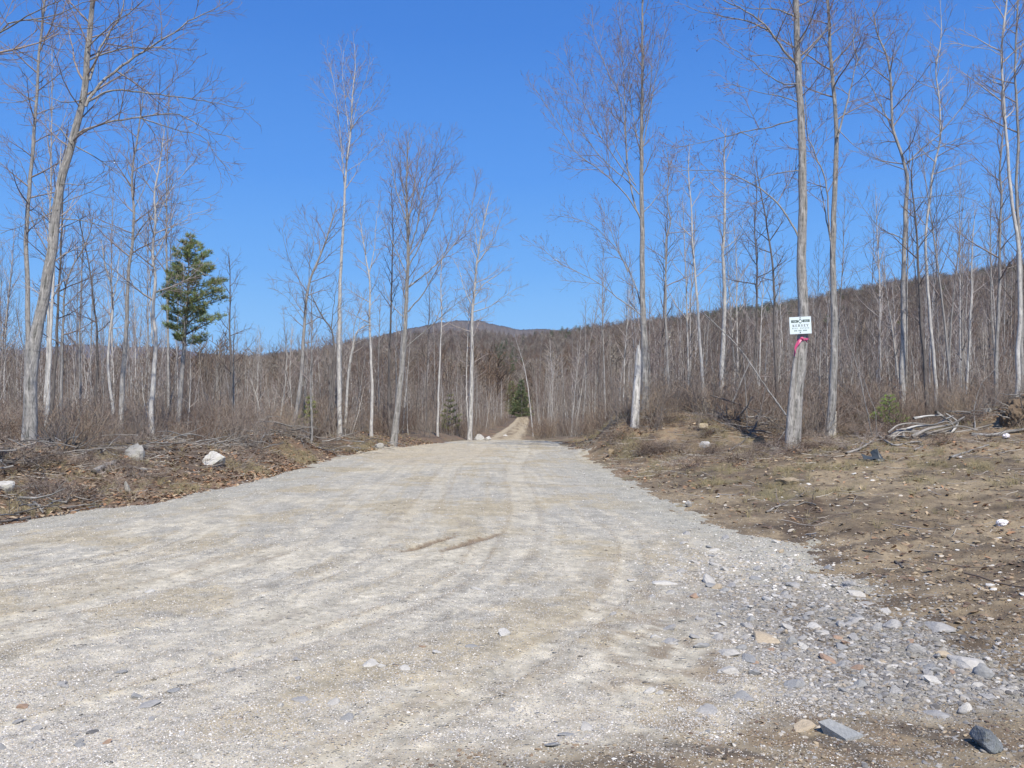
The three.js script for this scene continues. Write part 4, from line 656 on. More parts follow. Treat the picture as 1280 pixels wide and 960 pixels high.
{
  // stones in the road that can be picked out one by one: pixel, width in pixels, tone, flatness
  const list = [[1175, 785, 26, 'grey', 0.5], [1202, 832, 34, 'pale', 0.4], [1230, 846, 28, 'blue', 0.6], [910, 822, 20, 'pale', 0.6], [910, 845, 18, 'pale', 0.7], [994, 863, 20, 'blue', 0.6], [1074, 863, 21, 'blue', 0.4], [1096, 791, 13, 'pale', 1.2], [1113, 787, 19, 'grey', 0.8], [1071, 841, 18, 'rust', 0.6], [1036, 830, 20, 'rust', 0.6], [989, 807, 17, 'blue', 0.7], [1003, 811, 12, 'white', 0.6], [952, 804, 30, 'tan', 0.4], [935, 828, 20, 'blue', 0.4], [944, 847, 14, 'blue', 0.7], [925, 876, 20, 'blue', 0.4], [1150, 819, 21, 'grey', 0.7], [1111, 841, 14, 'pale', 0.7], [1222, 861, 15, 'pale', 0.6], [1206, 891, 13, 'white', 0.7], [1167, 897, 25, 'grey', 0.3], [1017, 786, 17, 'white', 0.6], [1070, 779, 13, 'pale', 0.5], [1136, 863, 11, 'dark', 0.8], [1161, 841, 17, 'blue', 0.7], [1180, 822, 15, 'tan', 0.6], [1005, 917, 22, 'tan', 0.3],
    [811, 869, 12, 'white', 0.7], [825, 872, 8, 'white', 0.7], [882, 892, 21, 'grey', 0.4], [876, 812, 18, 'blue', 0.6], [839, 805, 18, 'grey', 0.5], [852, 892, 11, 'white', 0.5], [707, 923, 16, 'blue', 0.3], [691, 936, 20, 'blue', 0.25], [731, 915, 16, 'pale', 0.6], [97, 937, 17, 'blue', 0.3], [3, 941, 16, 'blue', 0.4], [22, 905, 17, 'grey', 0.4], [116, 921, 11, 'dark', 0.5], [186, 886, 25, 'grey', 0.25], [216, 868, 13, 'blue', 0.4], [245, 953, 14, 'white', 0.5], [150, 845, 12, 'blue', 0.4], [464, 835, 16, 'white', 0.6], [476, 837, 9, 'white', 0.6], [508, 840, 11, 'white', 0.6], [546, 820, 12, 'white', 0.5], [590, 812, 11, 'blue', 0.5], [432, 903, 15, 'blue', 0.4], [416, 883, 13, 'pale', 0.5], [374, 880, 15, 'grey', 0.3], [631, 797, 14, 'white', 0.7], [831, 732, 22, 'white', 0.35], [837, 790, 18, 'grey', 0.5], [841, 806, 16, 'grey', 0.5], [821, 801, 12, 'white', 0.6], [596, 740, 12, 'white', 0.4], [1072, 746, 18, 'pale', 0.5], [1085, 755, 16, 'grey', 0.4], [1035, 711, 11, 'blue', 0.8], [888, 731, 20, 'pale', 0.7], [896, 738, 13, 'tan', 0.7], [960, 753, 14, 'white', 0.6], [1108, 766, 14, 'white', 0.6], [1140, 780, 15, 'pale', 0.5], [905, 784, 10, 'white', 0.7], [868, 800, 13, 'grey', 0.5]];
  const r = rngOf(555), M = [];
  for (let q = 0; q < 2000 && list.length < 245; q++) {
    let px, py, w;
    if (r() < 0.72) { const t = r(); px = lerp(860, 1290, t) + (r() - 0.5) * 170; py = lerp(735, 855, t) + (r() - 0.5) * 150; w = 8 + 9 * r() * r(); } else { px = 1280 * r(); py = 690 + 270 * Math.sqrt(r()); w = 7 + 6 * r() * r(); }
    const p = at(px, py, 5), d = EYE * F / (py - HORIZON), x = (px - 640) / F * d; if (roadEdge(x, d) < 0.15 || py > 958 || stony(x, -d) < 0.3) continue;
    const k = r(); list.push([px, py, w, k < 0.38 ? 'grey' : k < 0.6 ? 'blue' : k < 0.78 ? 'pale' : k < 0.9 ? 'white' : k < 0.95 ? 'rust' : 'tan', 0.35 + 0.45 * r()]);
  }
  for (const [px, py, w, tone, flat] of list) {
    let p = hit(px, py); const d = -p.z, s = w / F * d * 0.72, y = surface(p.x, d);
    const m = part('stone', stoneGeos[Math.floor(r() * 9)], stoneMat[tone], road); m.position.set(p.x, y + s * flat * 0.05, p.z); m.rotation.set((r() - 0.5) * 0.4, r() * 6.28, (r() - 0.5) * 0.4); m.scale.set(s, s * flat * 1.9, s);
  }
}
{
  // loose gravel: far too much to count
  const small = [...Array(6).keys()].map(k => stoneGeo(300 + k, k < 3 ? 0 : 1, 0.62, 9)), r = rngOf(66), spots = [];
  const tones = [[0.33, 0.315, 0.29], [0.40, 0.375, 0.335], [0.29, 0.285, 0.275], [0.46, 0.435, 0.39], [0.42, 0.38, 0.32], [0.62, 0.595, 0.55], [0.38, 0.325, 0.25], [0.19, 0.18, 0.17], [0.35, 0.335, 0.31], [0.31, 0.30, 0.295]];
  for (let q = 0; q < 1800000 && spots.length < 270000; q++) {
    const py = 556 + 470 * Math.pow(r(), 0.85), d = EYE * F / (py - HORIZON), x = (-140 + 1560 * r() - 640) / F * d, e = roadEdge(x, d);
    if (e < -1.3 || (e < 0 && r() > 0.5 * Math.exp(e * 3.2))) continue;
    const g = stony(x, -d); const fineOnly = r() > 0.03 + 1.0 * Math.pow(g, 2.6); if ((fineOnly && r() > 0.10 + 0.55 * smooth(0.05, 0.45, g + 0.4 * fbm(x * 4.5, d * 4.5, 3))) || (e < 0.1 && e >= 0 && r() < 0.5)) continue;
    const big = smooth(0.6, 2.2, x) * smooth(11, 7, d), darkStone = 1 - 0.38 * smooth(1.0, 2.2, x) * smooth(8.5, 6, d), t = r(), s = (0.003 + 0.0035 * r() + (fineOnly ? 0.002 : 0.017) * Math.pow(t, 7) * (0.35 + 1.1 * big)) * (1 + 0.085 * Math.max(0, d - 6)), c = tones[Math.floor(r() * tones.length)], v = (0.8 + 0.45 * r()) * darkStone;
    spots.push({ x, y: surface(x, d) - s * 0.05, z: -d, ry: r() * 6.28, rx: (r() - 0.5) * 0.8, rz: (r() - 0.5) * 0.8, s: [s, s * (0.6 + 0.5 * r()), s], c: c.map(k => k * v * 1.1) });
  }
  scatter('loose_gravel', small, spots, std(rgb(1, 1, 1), { roughness: 0.92, flatShading: true }), 'loose crushed gravel spread over the road', 'gravel');
  // pebbles, clods and bark bits on the bare soil
  const soil = [];
  for (let q = 0; q < 600000 && soil.length < 36000; q++) {
    const py = 540 + 480 * Math.pow(r(), 0.9), d = Math.min(40, EYE * F / (py - HORIZON)) * (0.75 + 0.4 * r()), x = (-140 + 1560 * r() - 640) / F * d, l = xl(d) - x, e = x - xr(d), ea = earthy(x, d);
    if (Math.max(l, e) < -0.2 && ea < 0.3) continue;
    if (fbm(x * 1.1, d * 1.6, 3) < -0.12 && r() < 0.75) continue;
    if (Math.max(l, e) < 0.2 && r() < 0.72) continue;
    const tone = 0.8 + 0.5 * r(), k = r(), c = k < 0.30 ? [0.14, 0.10, 0.075] : k < 0.58 ? [0.24, 0.175, 0.115] : k < 0.86 ? [0.33, 0.265, 0.18] : k < 0.96 ? [0.40, 0.36, 0.30] : [0.60, 0.58, 0.53], t = r(), s = (0.003 + 0.004 * r() + (d < 6 ? 0.014 : 0.034) * Math.pow(t, 8)) * (1 + 0.06 * Math.max(0, d - 5));
    soil.push({ x, y: surface(x, d) + s * 0.15, z: -d, ry: r() * 6.28, rx: (r() - 0.5) * 0.6, rz: (r() - 0.5) * 0.6, s: [s, s * 0.6, s], c: c.map(v => v * tone) });
  }
  scatter('soil_crumbs', small.slice(0, 4), soil, std(rgb(1, 1, 1), { roughness: 1, flatShading: true }), 'soil crumbs, pebbles and bark bits on bare earth', 'soil');
}
// boulders and single rocks
const stainMap = dataTexture(256, 256, (i, j) => { const n = noise(i / 64, j / 64, 4) + 0.6 * noise(i / 22, j / 22, 11), f = 0.88 + 0.1 * noise(i / 8, j / 8, 32) + 0.1 * noise(i / 3, j / 3, 85), q = smooth(0.2, 0.5, n), w = smooth(0.25, 0.55, -n); return [f - 0.24 * q - 0.05 * w, f - 0.27 * q - 0.05 * w, f - 0.32 * q - 0.10 * w]; });
function rock(name, seed, px, py, w, h, tone, label, o = {}) {
  const p = hit(px, py), d = o.d ? o.d : -p.z; if (o.d) { p.copy(at(px, py, o.d)); }
  const y = surface(p.x, d), s = w / 2 / F * d, g = stoneGeo(seed, 4, 1, o.cuts || 14, o.rough ?? 0.06); g.computeBoundingBox();
  const b = g.boundingBox, m = new THREE.Mesh(g, std(rgb(...tone).multiplyScalar(o.cut ? 1 : 0.92), { map: stainMap, bumpMap: rockBump, bumpScale: 0.02, roughness: 0.93 }));
  const sy = h / F * d / (b.max.y - b.min.y) * 1.35; m.scale.set(2 * s / (b.max.x - b.min.x), sy, 2 * s / (b.max.x - b.min.x)); m.position.set(p.x, y - b.min.y * sy * 0.55, p.z); m.rotation.y = o.turn || 0;
  return tag(top(m, name), label, o.cat || 'rock');
}
rock('boulder', 11, 268, 583, 29, 19, [0.66, 0.645, 0.60], 'smooth whitish boulder lying alone on the litter verge');
rock('boulder', 12, 166, 574, 24, 19, [0.46, 0.445, 0.41], 'speckled grey boulder half sunk below the pale poles');
rock('boulder', 13, 4, 614, 24, 13, [0.62, 0.60, 0.55], 'low cream boulder on the litter verge near a long stick');
rock('rock', 14, 158, 614, 9, 12, [0.45, 0.44, 0.40], 'small upright grey rock on orange leaf litter');
rock('rock', 15, 597, 545, 13, 7, [0.50, 0.49, 0.46], 'broad grey rock at the mouth of the dirt track', { d: 41 });
rock('rock', 16, 609, 546, 9, 5, [0.66, 0.65, 0.62], 'small white rock next to the broad grey rock by the track', { d: 40 });
rock('rock', 17, 631, 539, 7, 4, [0.62, 0.60, 0.55], 'little pale rock on the bank inside the dirt track', { d: 57 });
rock('rock', 18, 473, 560, 12, 6, [0.52, 0.50, 0.45], 'pale flat rock on the grassy verge below the vase-shaped tree');
rock('rock', 19, 764, 569, 9, 8, [0.46, 0.36, 0.23], 'small yellow-brown rock at the near side of the mound');
rock('rock', 20, 880, 536, 14, 7, [0.50, 0.42, 0.29], 'tan angular rock on top of the brushy hummock');
rock('rock', 21, 880, 559, 15, 7, [0.55, 0.54, 0.53], 'pale grey stone pair on the dirt before the hummock');
rock('rock', 22, 967, 566, 13, 7, [0.50, 0.46, 0.38], 'cream rock just beside the foot of the notice tree');
rock('rock', 23, 1236, 521, 10, 8, [0.45, 0.44, 0.41], 'grey rock by the dark root clump at the dirt bank', { d: 21 });
rock('rock', 24, 988, 604, 34, 8, [0.45, 0.36, 0.25], 'tan crumbly chunk lying on the bare dirt slope');
rock('rock', 25, 861, 634, 9, 7, [0.50, 0.48, 0.45], 'little pale rock at the gravel margin on brown dirt');
rock('stone_block', 26, 1233, 942, 30, 25, [0.235, 0.255, 0.27], 'rounded blue-grey stone on damp brown soil', { cuts: 16, rough: 0.03 });
{
  // the wedge of broken slab in the right foreground
  const p = hit(1052, 926), d = -p.z, k = 1 / F * d;
  const v = [[-15, -3, -4], [2, -3, 17], [28, -3, 4], [6, -3, -16], [-27, 19, -6], [-2, 8, 17], [27, 7, 0], [-10, 20, -14]].map(q => new THREE.Vector3(q[0] * k, q[1] * k * 1.1, q[2] * k));
  const faces = [[0, 1, 5, 4], [1, 2, 6, 5], [2, 3, 7, 6], [3, 0, 4, 7], [4, 5, 6, 7]], pos = [], uv = [];
  for (const f of faces) for (const i of [0, 1, 2, 0, 2, 3]) { const q = v[f[i]]; pos.push(q.x, q.y, q.z); uv.push(q.x * 5, (q.y + q.z) * 5); }
  const g = new THREE.BufferGeometry(); g.setAttribute('position', new THREE.Float32BufferAttribute(pos, 3)); g.setAttribute('uv', new THREE.Float32BufferAttribute(uv, 2)); g.computeVertexNormals();
  const m = new THREE.Mesh(g, std(rgb(0.36, 0.37, 0.37), { map: rockMap, bumpMap: rockBump, bumpScale: 0.012, side: THREE.DoubleSide })); m.position.set(p.x, surface(p.x, d) - 0.02, p.z);
  tag(top(m, 'stone_slab'), 'wedge of split grey slab lying on sandy soil', 'rock');
}

// ------------------------------------------------------------------ leaves and twigs on the ground
{
  const r = rngOf(321), leaf = k => { const b = new Buf(), w = 0.5, n = [[0, 0, -1], [w, 0.25, -0.2], [0.15, 0.1, 1], [-w, 0.3 - 0.2 * k, 0.05], [0, -0.05, 0]]; for (const q of n) { b.p.push(...q); b.n.push(0, 1, 0); b.u.push(0, 0); b.c.push(1, 1, 1); } b.i.push(4, 0, 1, 4, 1, 2, 4, 2, 3, 4, 3, 0); const g = b.geo(); g.computeVertexNormals(); return g; };
  const spots = [];
  for (let q = 0; q < 200000 && spots.length < 30000; q++) {
    const d = 7 + 28 * Math.pow(r(), 0.8), x = (-60 + 1400 * r() - 640) / F * d, l = xl(d) - x, e = x - xr(d); let w;
    if (l > -0.1) w = 0.25 + 0.7 * smooth(-0.12, 0.25, fbm(x * 0.8, d * 0.8, 3)) ; else if (e > 0.2) w = 0.02 + 0.6 * smooth(14, 20, d) * smooth(-0.1, 0.3, fbm(x * 0.8, d * 0.8, 3)); else continue;
    if (r() > w) continue;
    const tone = 0.7 + 0.6 * r(), k = r(), c = k < 0.4 ? [0.26, 0.165, 0.10] : k < 0.58 ? [0.31, 0.175, 0.095] : k < 0.85 ? [0.36, 0.28, 0.19] : [0.15, 0.10, 0.075], s = 0.03 + 0.03 * r();
    spots.push({ x, y: surface(x, d) + 0.012, z: -d, ry: r() * 6.28, rx: (r() - 0.5) * 1.2, rz: (r() - 0.5) * 1.2, s, c: c.map(v => v * tone) });
  }
  scatter('leaf_litter', [leaf(0), leaf(1)], spots, std(rgb(1, 1, 1), { side: THREE.DoubleSide, roughness: 0.9 }), 'fallen dry brown and orange leaves on the verges', 'leaves');
  const stick = k => { const b = new Buf(), rr = rngOf(k), bs = path([-0.5, 0, 0], [1, 0, 0], 1, 5, 0.35, 0, rr); b.tube(bs, [0.012, 0.011, 0.010, 0.008, 0.006, 0.004], 4, [1, 1, 1]); const [p, t] = along(bs, 0.55), e = turned(t, 0.7, rr() * 6); b.tube([p, [p[0] + e[0] * 0.3, p[1] + e[1] * 0.2, p[2] + e[2] * 0.3]], [0.006, 0.003], 3, [1, 1, 1]); return b.geo(); };
  const st = [];
  for (let q = 0; q < 90000 && st.length < 11000; q++) {
    const d = 6 + 24 * Math.pow(r(), 0.75), x = (-60 + 1400 * r() - 640) / F * d, l = xl(d) - x, e = x - xr(d); if (Math.max(l, e) < 0.3) continue;
    const w = l > 0 ? 0.25 + 0.75 * smooth(0.5, 2.5, l) : 0.10 + 0.7 * smooth(16, 21, d); if (r() > w) continue;
    const k = r(), c = k < 0.4 ? [0.33, 0.295, 0.26] : k < 0.68 ? [0.13, 0.10, 0.082] : [0.48, 0.445, 0.39];
    st.push({ x, y: surface(x, d) + 0.025 + 0.06 * r() * (l > 0 ? 1 : 0.4), z: -d, ry: r() * 6.28, rx: 0, rz: (r() - 0.5) * (l > 0 ? 0.5 : 0.2), s: 0.15 + 0.65 * r() * r(), c: (t => c.map(v => v * t))(0.75 + 0.5 * r()) });
  }
  scatter('ground_twigs', [stick(1), stick(2), stick(3), stick(4)], st, twigMat, 'small dead twigs strewn over the verges', 'twigs');
  // dry grass wisps
  const tuft = k => { const b = new Buf(), rr = rngOf(k); for (let q = 0; q < 16; q++) { const a = rr() * 6.28, t = 0.25 + 0.9 * rr(), h = 0.08 + 0.14 * rr(), x = Math.cos(a), z = Math.sin(a), w = 0.0022; b.tube([[x * 0.02, 0, z * 0.02], [x * h * t * 0.5, h * 0.7, z * h * t * 0.5], [x * h * t * 1.2, h * 0.75, z * h * t * 1.2]], [w, w, w * 0.4], 3, [1, 1, 1]); } return b.geo(); };
  const gr = [];
  for (let q = 0; q < 160000 && gr.length < 6500; q++) {
    const d = 10 + 26 * r(), x = (-60 + 1400 * r() - 640) / F * d, l = xl(d) - x, e = x - xr(d); let w = 0; if (l > 0.15) w = 0.5 * smooth(0.0, 0.3, MACRO(x + 80, -d, 0.5)) + 0.06; else if (e > 0.3) w = 0.6 * smooth(0.05, 0.3, MACRO(x + 80, -d, 0.8)) * smooth(11, 16, d) + 0.02;
    if (r() > w) continue;
    gr.push({ x, y: surface(x, d) - 0.01, z: -d, ry: r() * 6.28, s: 0.35 + 0.5 * r(), c: mixc([0.40, 0.33, 0.20], [0.26, 0.26, 0.10], r() * r() * 0.6) });
  }
  scatter('dry_grass', [tuft(5), tuft(6), tuft(7)], gr, twigMat, 'short dry grass wisps on the verges', 'grass');
}

// ------------------------------------------------------------------ fallen branches, brush heaps
const woodMat = { bleached: std(rgb(0.36, 0.335, 0.305), { map: barkB, bumpMap: barkBh, bumpScale: 0.006 }), brown: BARK.grey, dark: BARK.dark, pale: BARK.pale };
function fallen(name, pix, r0, r1, mat, label, o = {}) {
  const pts = pix.map(([x, y, d]) => d ? at(x, y, d) : (() => { const p = hit(x, y); p.y += r0 * 0.7 + (o.lift || 0); return p; })()), c = pts[0].clone();
  const ls = spline(pts.map(p => p.sub(c)), 0.08), b = new Buf(); for (let k = 0; k < ls.length; k++) { ls[k][1] += 0.012 * noise(k * 0.6, r0 * 900); ls[k][0] += 0.012 * noise(k * 0.6, r0 * 700 + 9); }
  const rads = ls.map((_, k) => lerp(r0, r1, k / (ls.length - 1)) * (1 + 0.12 * noise(k * 0.8, r0 * 333)));
  b.tube(ls, rads, 6, [1, 1, 1], 1, true);
  const g = new THREE.Group(); g.position.copy(c); part('stem', b.geo(), mat, g);
  if (o.twig) { const t = new Buf(); shoots(t, ls, rads, { from: 0.2, per: o.twig, len: o.tl || 0.6, steep: 0, col: TWIG.grey, tip: TWIG.grey, twig: 4, twiglet: 2, buds: 0 }, rngOf(Math.round(r0 * 1e5) + pix[0][0])); part('side_twigs', t.geo(), twigMat, g); }
  return tag(top(g, name), label, o.cat || 'branch');
}
fallen('fallen_branch', [[1098, 546], [1120, 558], [1135, 555], [1148, 553], [1152, 557], [1143, 564]], 0.03, 0.018, woodMat.bleached, 'curling bleached root lying in front of the branch heap');
fallen('fallen_branch', [[1188, 573], [1212, 565], [1236, 557]], 0.024, 0.014, woodMat.brown, 'straight tan branch on the bare dirt slope');
fallen('fallen_branch', [[1058, 568], [1075, 562], [1092, 551]], 0.03, 0.016, woodMat.bleached, 'bleached stick pointing at the dark bent scrap', { twig: 3 });
fallen('fallen_branch', [[958, 641], [977, 633], [997, 632], [1007, 629], [1020, 632]], 0.016, 0.008, woodMat.bleached, 'thin wavy weathered root beside the gravel edge', { twig: 4, tl: 0.35 });
fallen('fallen_branch', [[14, 610], [36, 610], [60, 609]], 0.028, 0.018, woodMat.bleached, 'grey stick lying level on the litter by the cream boulder');
fallen('fallen_log', [[117, 593], [130, 586], [144, 580]], 0.06, 0.045, woodMat.bleached, 'thick bleached log end among leaf litter');
fallen('fallen_branch', [[158, 584], [170, 587], [184, 589]], 0.04, 0.025, woodMat.brown, 'short brown branch under the speckled boulder');
fallen('fallen_branch', [[62, 646], [90, 640], [126, 633]], 0.018, 0.010, woodMat.brown, 'long thin stick along the gravel margin');
fallen('fallen_branch', [[1215, 545], [1240, 546], [1262, 541], [1285, 538]], 0.05, 0.03, woodMat.brown, 'low brown branch with litter beside it under the dirt bank', { twig: 3 });
fallen('leaning_pole', [[230, 528, 27], [285, 526, 27.5], [335, 524, 28]], 0.016, 0.010, woodMat.pale, 'thin pale pole caught level in the brush below the pine', { cat: 'fallen sapling' });
fallen('fallen_sapling', [[877, 389, 25], [922, 433, 24], [957, 483, 23], [983, 519, 22]], 0.014, 0.022, woodMat.brown, 'long bowed sapling slanting down to the notice tree foot', { twig: 1.5, cat: 'fallen sapling' });
fallen('fallen_sapling', [[915, 505, 25], [926, 478, 25], [938, 451, 25]], 0.024, 0.018, woodMat.brown, 'pale broken stick propped upright on the hummock', { cat: 'fallen sapling' });
fallen('fallen_sapling', [[911, 565], [936, 545, 22], [948, 524, 22.3], [957, 485, 22.6]], 0.024, 0.02, woodMat.dark, 'bent half-dead sapling rising from the dirt near the hummock', { twig: 2, cat: 'fallen sapling' });
fallen('fallen_sapling', [[888, 494, 24], [931, 508, 23.5], [954, 520, 23], [981, 537, 22.5]], 0.02, 0.014, woodMat.dark, 'dark branch crossing the hummock toward the notice tree', { twig: 3, cat: 'fallen sapling' });
fallen('fallen_sapling', [[934, 538, 23], [933, 500, 23], [931, 470, 23], [928, 430, 23]], 0.016, 0.008, woodMat.brown, 'thin upright brown shoot in the tangle on the hummock', { twig: 4, cat: 'sapling' });
fallen('bare_sapling', [[1090, 546], [1082, 505, 20.4], [1072, 460, 20.6], [1060, 425, 20.8], [1052, 390, 21]], 0.014, 0.005, woodMat.brown, 'thin pale stem leaning toward the scarred tree', { twig: 3, cat: 'sapling' });
fallen('bare_sapling', [[1096, 546], [1094, 515, 20.4], [1084, 488, 20.5], [1076, 460, 20.6]], 0.011, 0.005, woodMat.brown, 'short forked pale shoot beside the young evergreen', { twig: 4, cat: 'sapling' });
fallen('bare_sapling', [[1219, 536], [1219, 505, 21], [1228, 478, 21], [1243, 462, 21], [1252, 440, 21]], 0.016, 0.006, woodMat.brown, 'bare brown shoot forking above the bleached heap end', { twig: 4, cat: 'sapling' });
fallen('dark_stick', [[1119, 703], [1124, 706], [1128, 711]], 0.012, 0.010, woodMat.dark, 'short dark stick end lying on smooth tan dirt');
fallen('dark_stick', [[899, 717], [905, 722], [914, 724]], 0.010, 0.006, woodMat.dark, 'small curved dark bark strip on the gravel');
fallen('dark_stick', [[1078, 689], [1090, 690], [1104, 694]], 0.010, 0.005, woodMat.dark, 'thin dark twig by the pale stone cluster on dirt');
fallen('dark_stick', [[95, 803], [108, 801], [118, 800]], 0.009, 0.005, woodMat.dark, 'dark twig lying on the sandy part of the road');
function heap(name, spots, n, rad, rise, len, mats, label, seed) {
  const r = rngOf(seed), g = new THREE.Group(), c = spots[0].clone(); c.y = ground(c.x, c.z); g.position.copy(c);
  for (let k = 0; k < n; k++) {
    const s = spots[Math.floor(r() * spots.length)], x = s.x + (r() - 0.5) * rad, z = s.z + (r() - 0.5) * rad * 0.7, y = ground(x, z) + 0.03 + rise * r() * r(), a = r() * 6.28, l = len * (0.4 + 0.8 * r());
    const b = new Buf(), pts = path([x - c.x, y - c.y, z - c.z], norm([Math.cos(a), 0.22 * (r() - 0.3), Math.sin(a) * 0.6]), l, 6, 0.45, -0.02, r); for (const p of pts) p[1] = Math.max(p[1], ground(p[0] + c.x, p[2] + c.z) - c.y + 0.015);
    const r0 = 0.010 + 0.022 * r() * r(); b.tube(pts, pts.map((_, q) => lerp(r0, r0 * 0.4, q / 6)), 5, [1, 1, 1], 1, true); twigs(b, pts, pts.map(() => r0 * 0.5), l * 0.8, { twig: 2.5, twiglet: 1, tip: [1, 1, 1] }, r);
    part('branch', b.geo(), mats[Math.floor(r() * mats.length)], g);
  }
  return tag(top(g, name), label, 'brush heap');
}
const W = woodMat, along2 = (a, b, n) => [...Array(n).keys()].map(k => a.clone().lerp(b, k / (n - 1)));
heap('brush_heap', along2(at(318, 560, 24), at(400, 556, 25), 4), 34, 0.9, 0.45, 1.1, [W.bleached, W.brown, W.brown, W.dark], 'long heap of grey broken branches below the leaning tree', 1);
heap('brush_heap', along2(at(405, 554, 26), at(470, 552, 28), 3), 24, 0.9, 0.4, 1.0, [W.bleached, W.brown, W.dark], 'heap of broken branches at the tall slender tree foot', 2);
heap('brush_heap', along2(at(60, 578, 16.5), at(130, 575, 17.5), 3), 30, 0.9, 0.35, 1.0, [W.brown, W.dark, W.bleached], 'dark tangle of twigs between leaning maple and speckled boulder', 3);
heap('brush_heap', along2(at(185, 575, 19), at(245, 572, 20.5), 3), 26, 0.8, 0.35, 0.9, [W.brown, W.bleached, W.brown], 'brown twig tangle beside the smooth whitish boulder', 4);
heap('brush_heap', along2(at(0, 590, 14.5), at(45, 590, 15), 2), 22, 0.9, 0.35, 0.9, [W.brown, W.dark, W.dark], 'dark twig tangle before the stout leaning maple', 5);
heap('brush_heap', along2(at(255, 566, 21), at(318, 562, 22.5), 3), 26, 0.8, 0.35, 0.9, [W.brown, W.dark, W.bleached], 'grey twig tangle between the whitish boulder and the long heap', 8);
heap('brush_heap', along2(at(10, 632, 11.6), at(60, 618, 12.8), 2), 14, 0.8, 0.15, 0.7, [W.brown, W.dark], 'scatter of dark sticks on the litter near the gravel margin', 9);
heap('brush_heap', along2(at(930, 530, 23), at(975, 540, 22), 3), 30, 0.8, 0.5, 1.0, [W.brown, W.bleached, W.dark], 'twig tangle between the hummock and the notice tree', 6);
heap('brush_heap', along2(at(1225, 530, 21), at(1265, 525, 21), 2), 20, 0.9, 0.4, 0.9, [W.brown, W.dark], 'brown twig tangle under the close pair of trees', 7);
{
  // the heap of bleached curving branches
  const d = 19.3, g = new THREE.Group(), c = at(1150, 545, d); c.y = ground(c.x, c.z); g.position.copy(c);
  const arcs = [[[1110, 541], [1122, 532], [1140, 529], [1165, 531], [1185, 527], [1192, 533], [1188, 540]], [[1112, 545], [1130, 537], [1150, 540], [1172, 541], [1190, 538]], [[1115, 549], [1128, 540], [1148, 541], [1170, 544]], [[1122, 541], [1145, 533], [1172, 530], [1182, 524], [1192, 520]], [[1130, 548], [1128, 540], [1120, 537]], [[1140, 546], [1162, 536], [1190, 530], [1206, 521]], [[1150, 547], [1165, 541], [1182, 536], [1202, 533], [1222, 538]], [[1180, 545], [1192, 538], [1197, 529], [1190, 522], [1182, 517]], [[1170, 515], [1180, 522], [1190, 528]], [[1192, 544], [1215, 543], [1240, 538]], [[1108, 547], [1120, 545], [1140, 549]], [[1142, 523], [1160, 520], [1178, 519]]];
  const r = rngOf(12);
  arcs.forEach((a, k) => { const off = (r() - 0.5) * 0.7, ls = spline(a.map(([x, y], q) => { const p = at(x, y, d + off + 0.15 * Math.sin(q)); p.y = Math.max(p.y, ground(p.x, p.z) + 0.02); return p.sub(c); }), 0.07), b = new Buf(), r0 = 0.022 + 0.024 * r(); b.tube(ls, ls.map((_, q) => lerp(r0, r0 * 0.45, q / (ls.length - 1))), 7, [1, 1, 1], 1, true); part('branch', b.geo(), k % 4 === 3 ? W.pale : W.bleached, g); });
  tag(top(g, 'branch_heap'), 'heap of bleached curving roots and branches on the dirt slope', 'brush heap');
}

// ------------------------------------------------------------------ stump, root clump, earth hummocks
{
  const d = 27, p = at(1214, 516, d); p.y = ground(p.x, p.z) - 0.1; const g = new THREE.Group(); g.position.copy(p);
  const h = at(1214, 501, d).y - p.y, b = new Buf(); b.tube([[0, 0, 0], [0, h * 0.4, 0], [0.02, h, 0]], [0.36, 0.29, 0.27], 12, [1, 1, 1], 3); part('trunk', b.geo(), BARK.dark, g);
  const cut = new THREE.CylinderGeometry(0.272, 0.272, 0.03, 14); cut.translate(0.02, h, 0); part('cut_face', cut, std(rgb(0.40, 0.37, 0.34), { map: rockMap }), g);
  tag(top(g, 'tree_stump'), 'weathered cut stump with grey top among the saplings', 'stump');
}
const clodMat = std(rgb(0.26, 0.195, 0.135), { map: soilMap, bumpMap: soilBump, bumpScale: 0.05 });
function clump(px, py, d, w, h, label, seed, name = 'root_clump') {
  const r = rngOf(seed), p = at(px, py, d), g = new THREE.Group(); p.y = ground(p.x, p.z) - 0.05; g.position.copy(p);
  const geo = mergeVertices((() => { const t = new THREE.IcosahedronGeometry(1, 22); t.deleteAttribute('normal'); return t; })(), 1e-5), q = geo.attributes.position; for (let i = 0; i < q.count; i++) { const v = [q.getX(i), q.getY(i), q.getZ(i)], s = 0.9 + 0.2 * noise(v[0] * 1.6 + seed, v[1] * 1.3 + v[2] * 1.7) + 0.12 * noise(v[0] * 4 + seed, v[2] * 4 - v[1] * 3) + 0.08 * noise(v[0] * 10, v[1] * 9 + v[2] * 8) + 0.05 * noise(v[0] * 24, v[1] * 22 + v[2] * 19); q.setXYZ(i, v[0] * s * w / 2, v[1] * s * h, v[2] * s * w * 0.4); } geo.computeVertexNormals();
  part('soil', geo, clodMat, g);
  for (let k = 0; k < 26; k++) { const a = r() * 6.28, e = 0.1 + r() * 0.9, b = new Buf(), s = [Math.cos(a) * w * 0.42 * Math.cos(e), h * 0.85 * Math.sin(e), Math.abs(Math.sin(a)) * w * 0.34 * Math.cos(e)], bs = path(s, norm([s[0], s[1] * 0.6 + 0.1 * r(), s[2]]), 0.2 + 0.45 * r(), 5, 0.7, -0.05, r); b.tube(bs, [0.016, 0.014, 0.011, 0.008, 0.006, 0.003], 5, [1, 1, 1], 1); part('root', b.geo(), k % 3 ? W.brown : W.bleached, g); }
  return tag(top(g, name), label, 'root clump');
}
clump(1277, 528, 19.5, 1.0, 0.5, 'dark upturned root clump at the end of the dirt bank', 5);
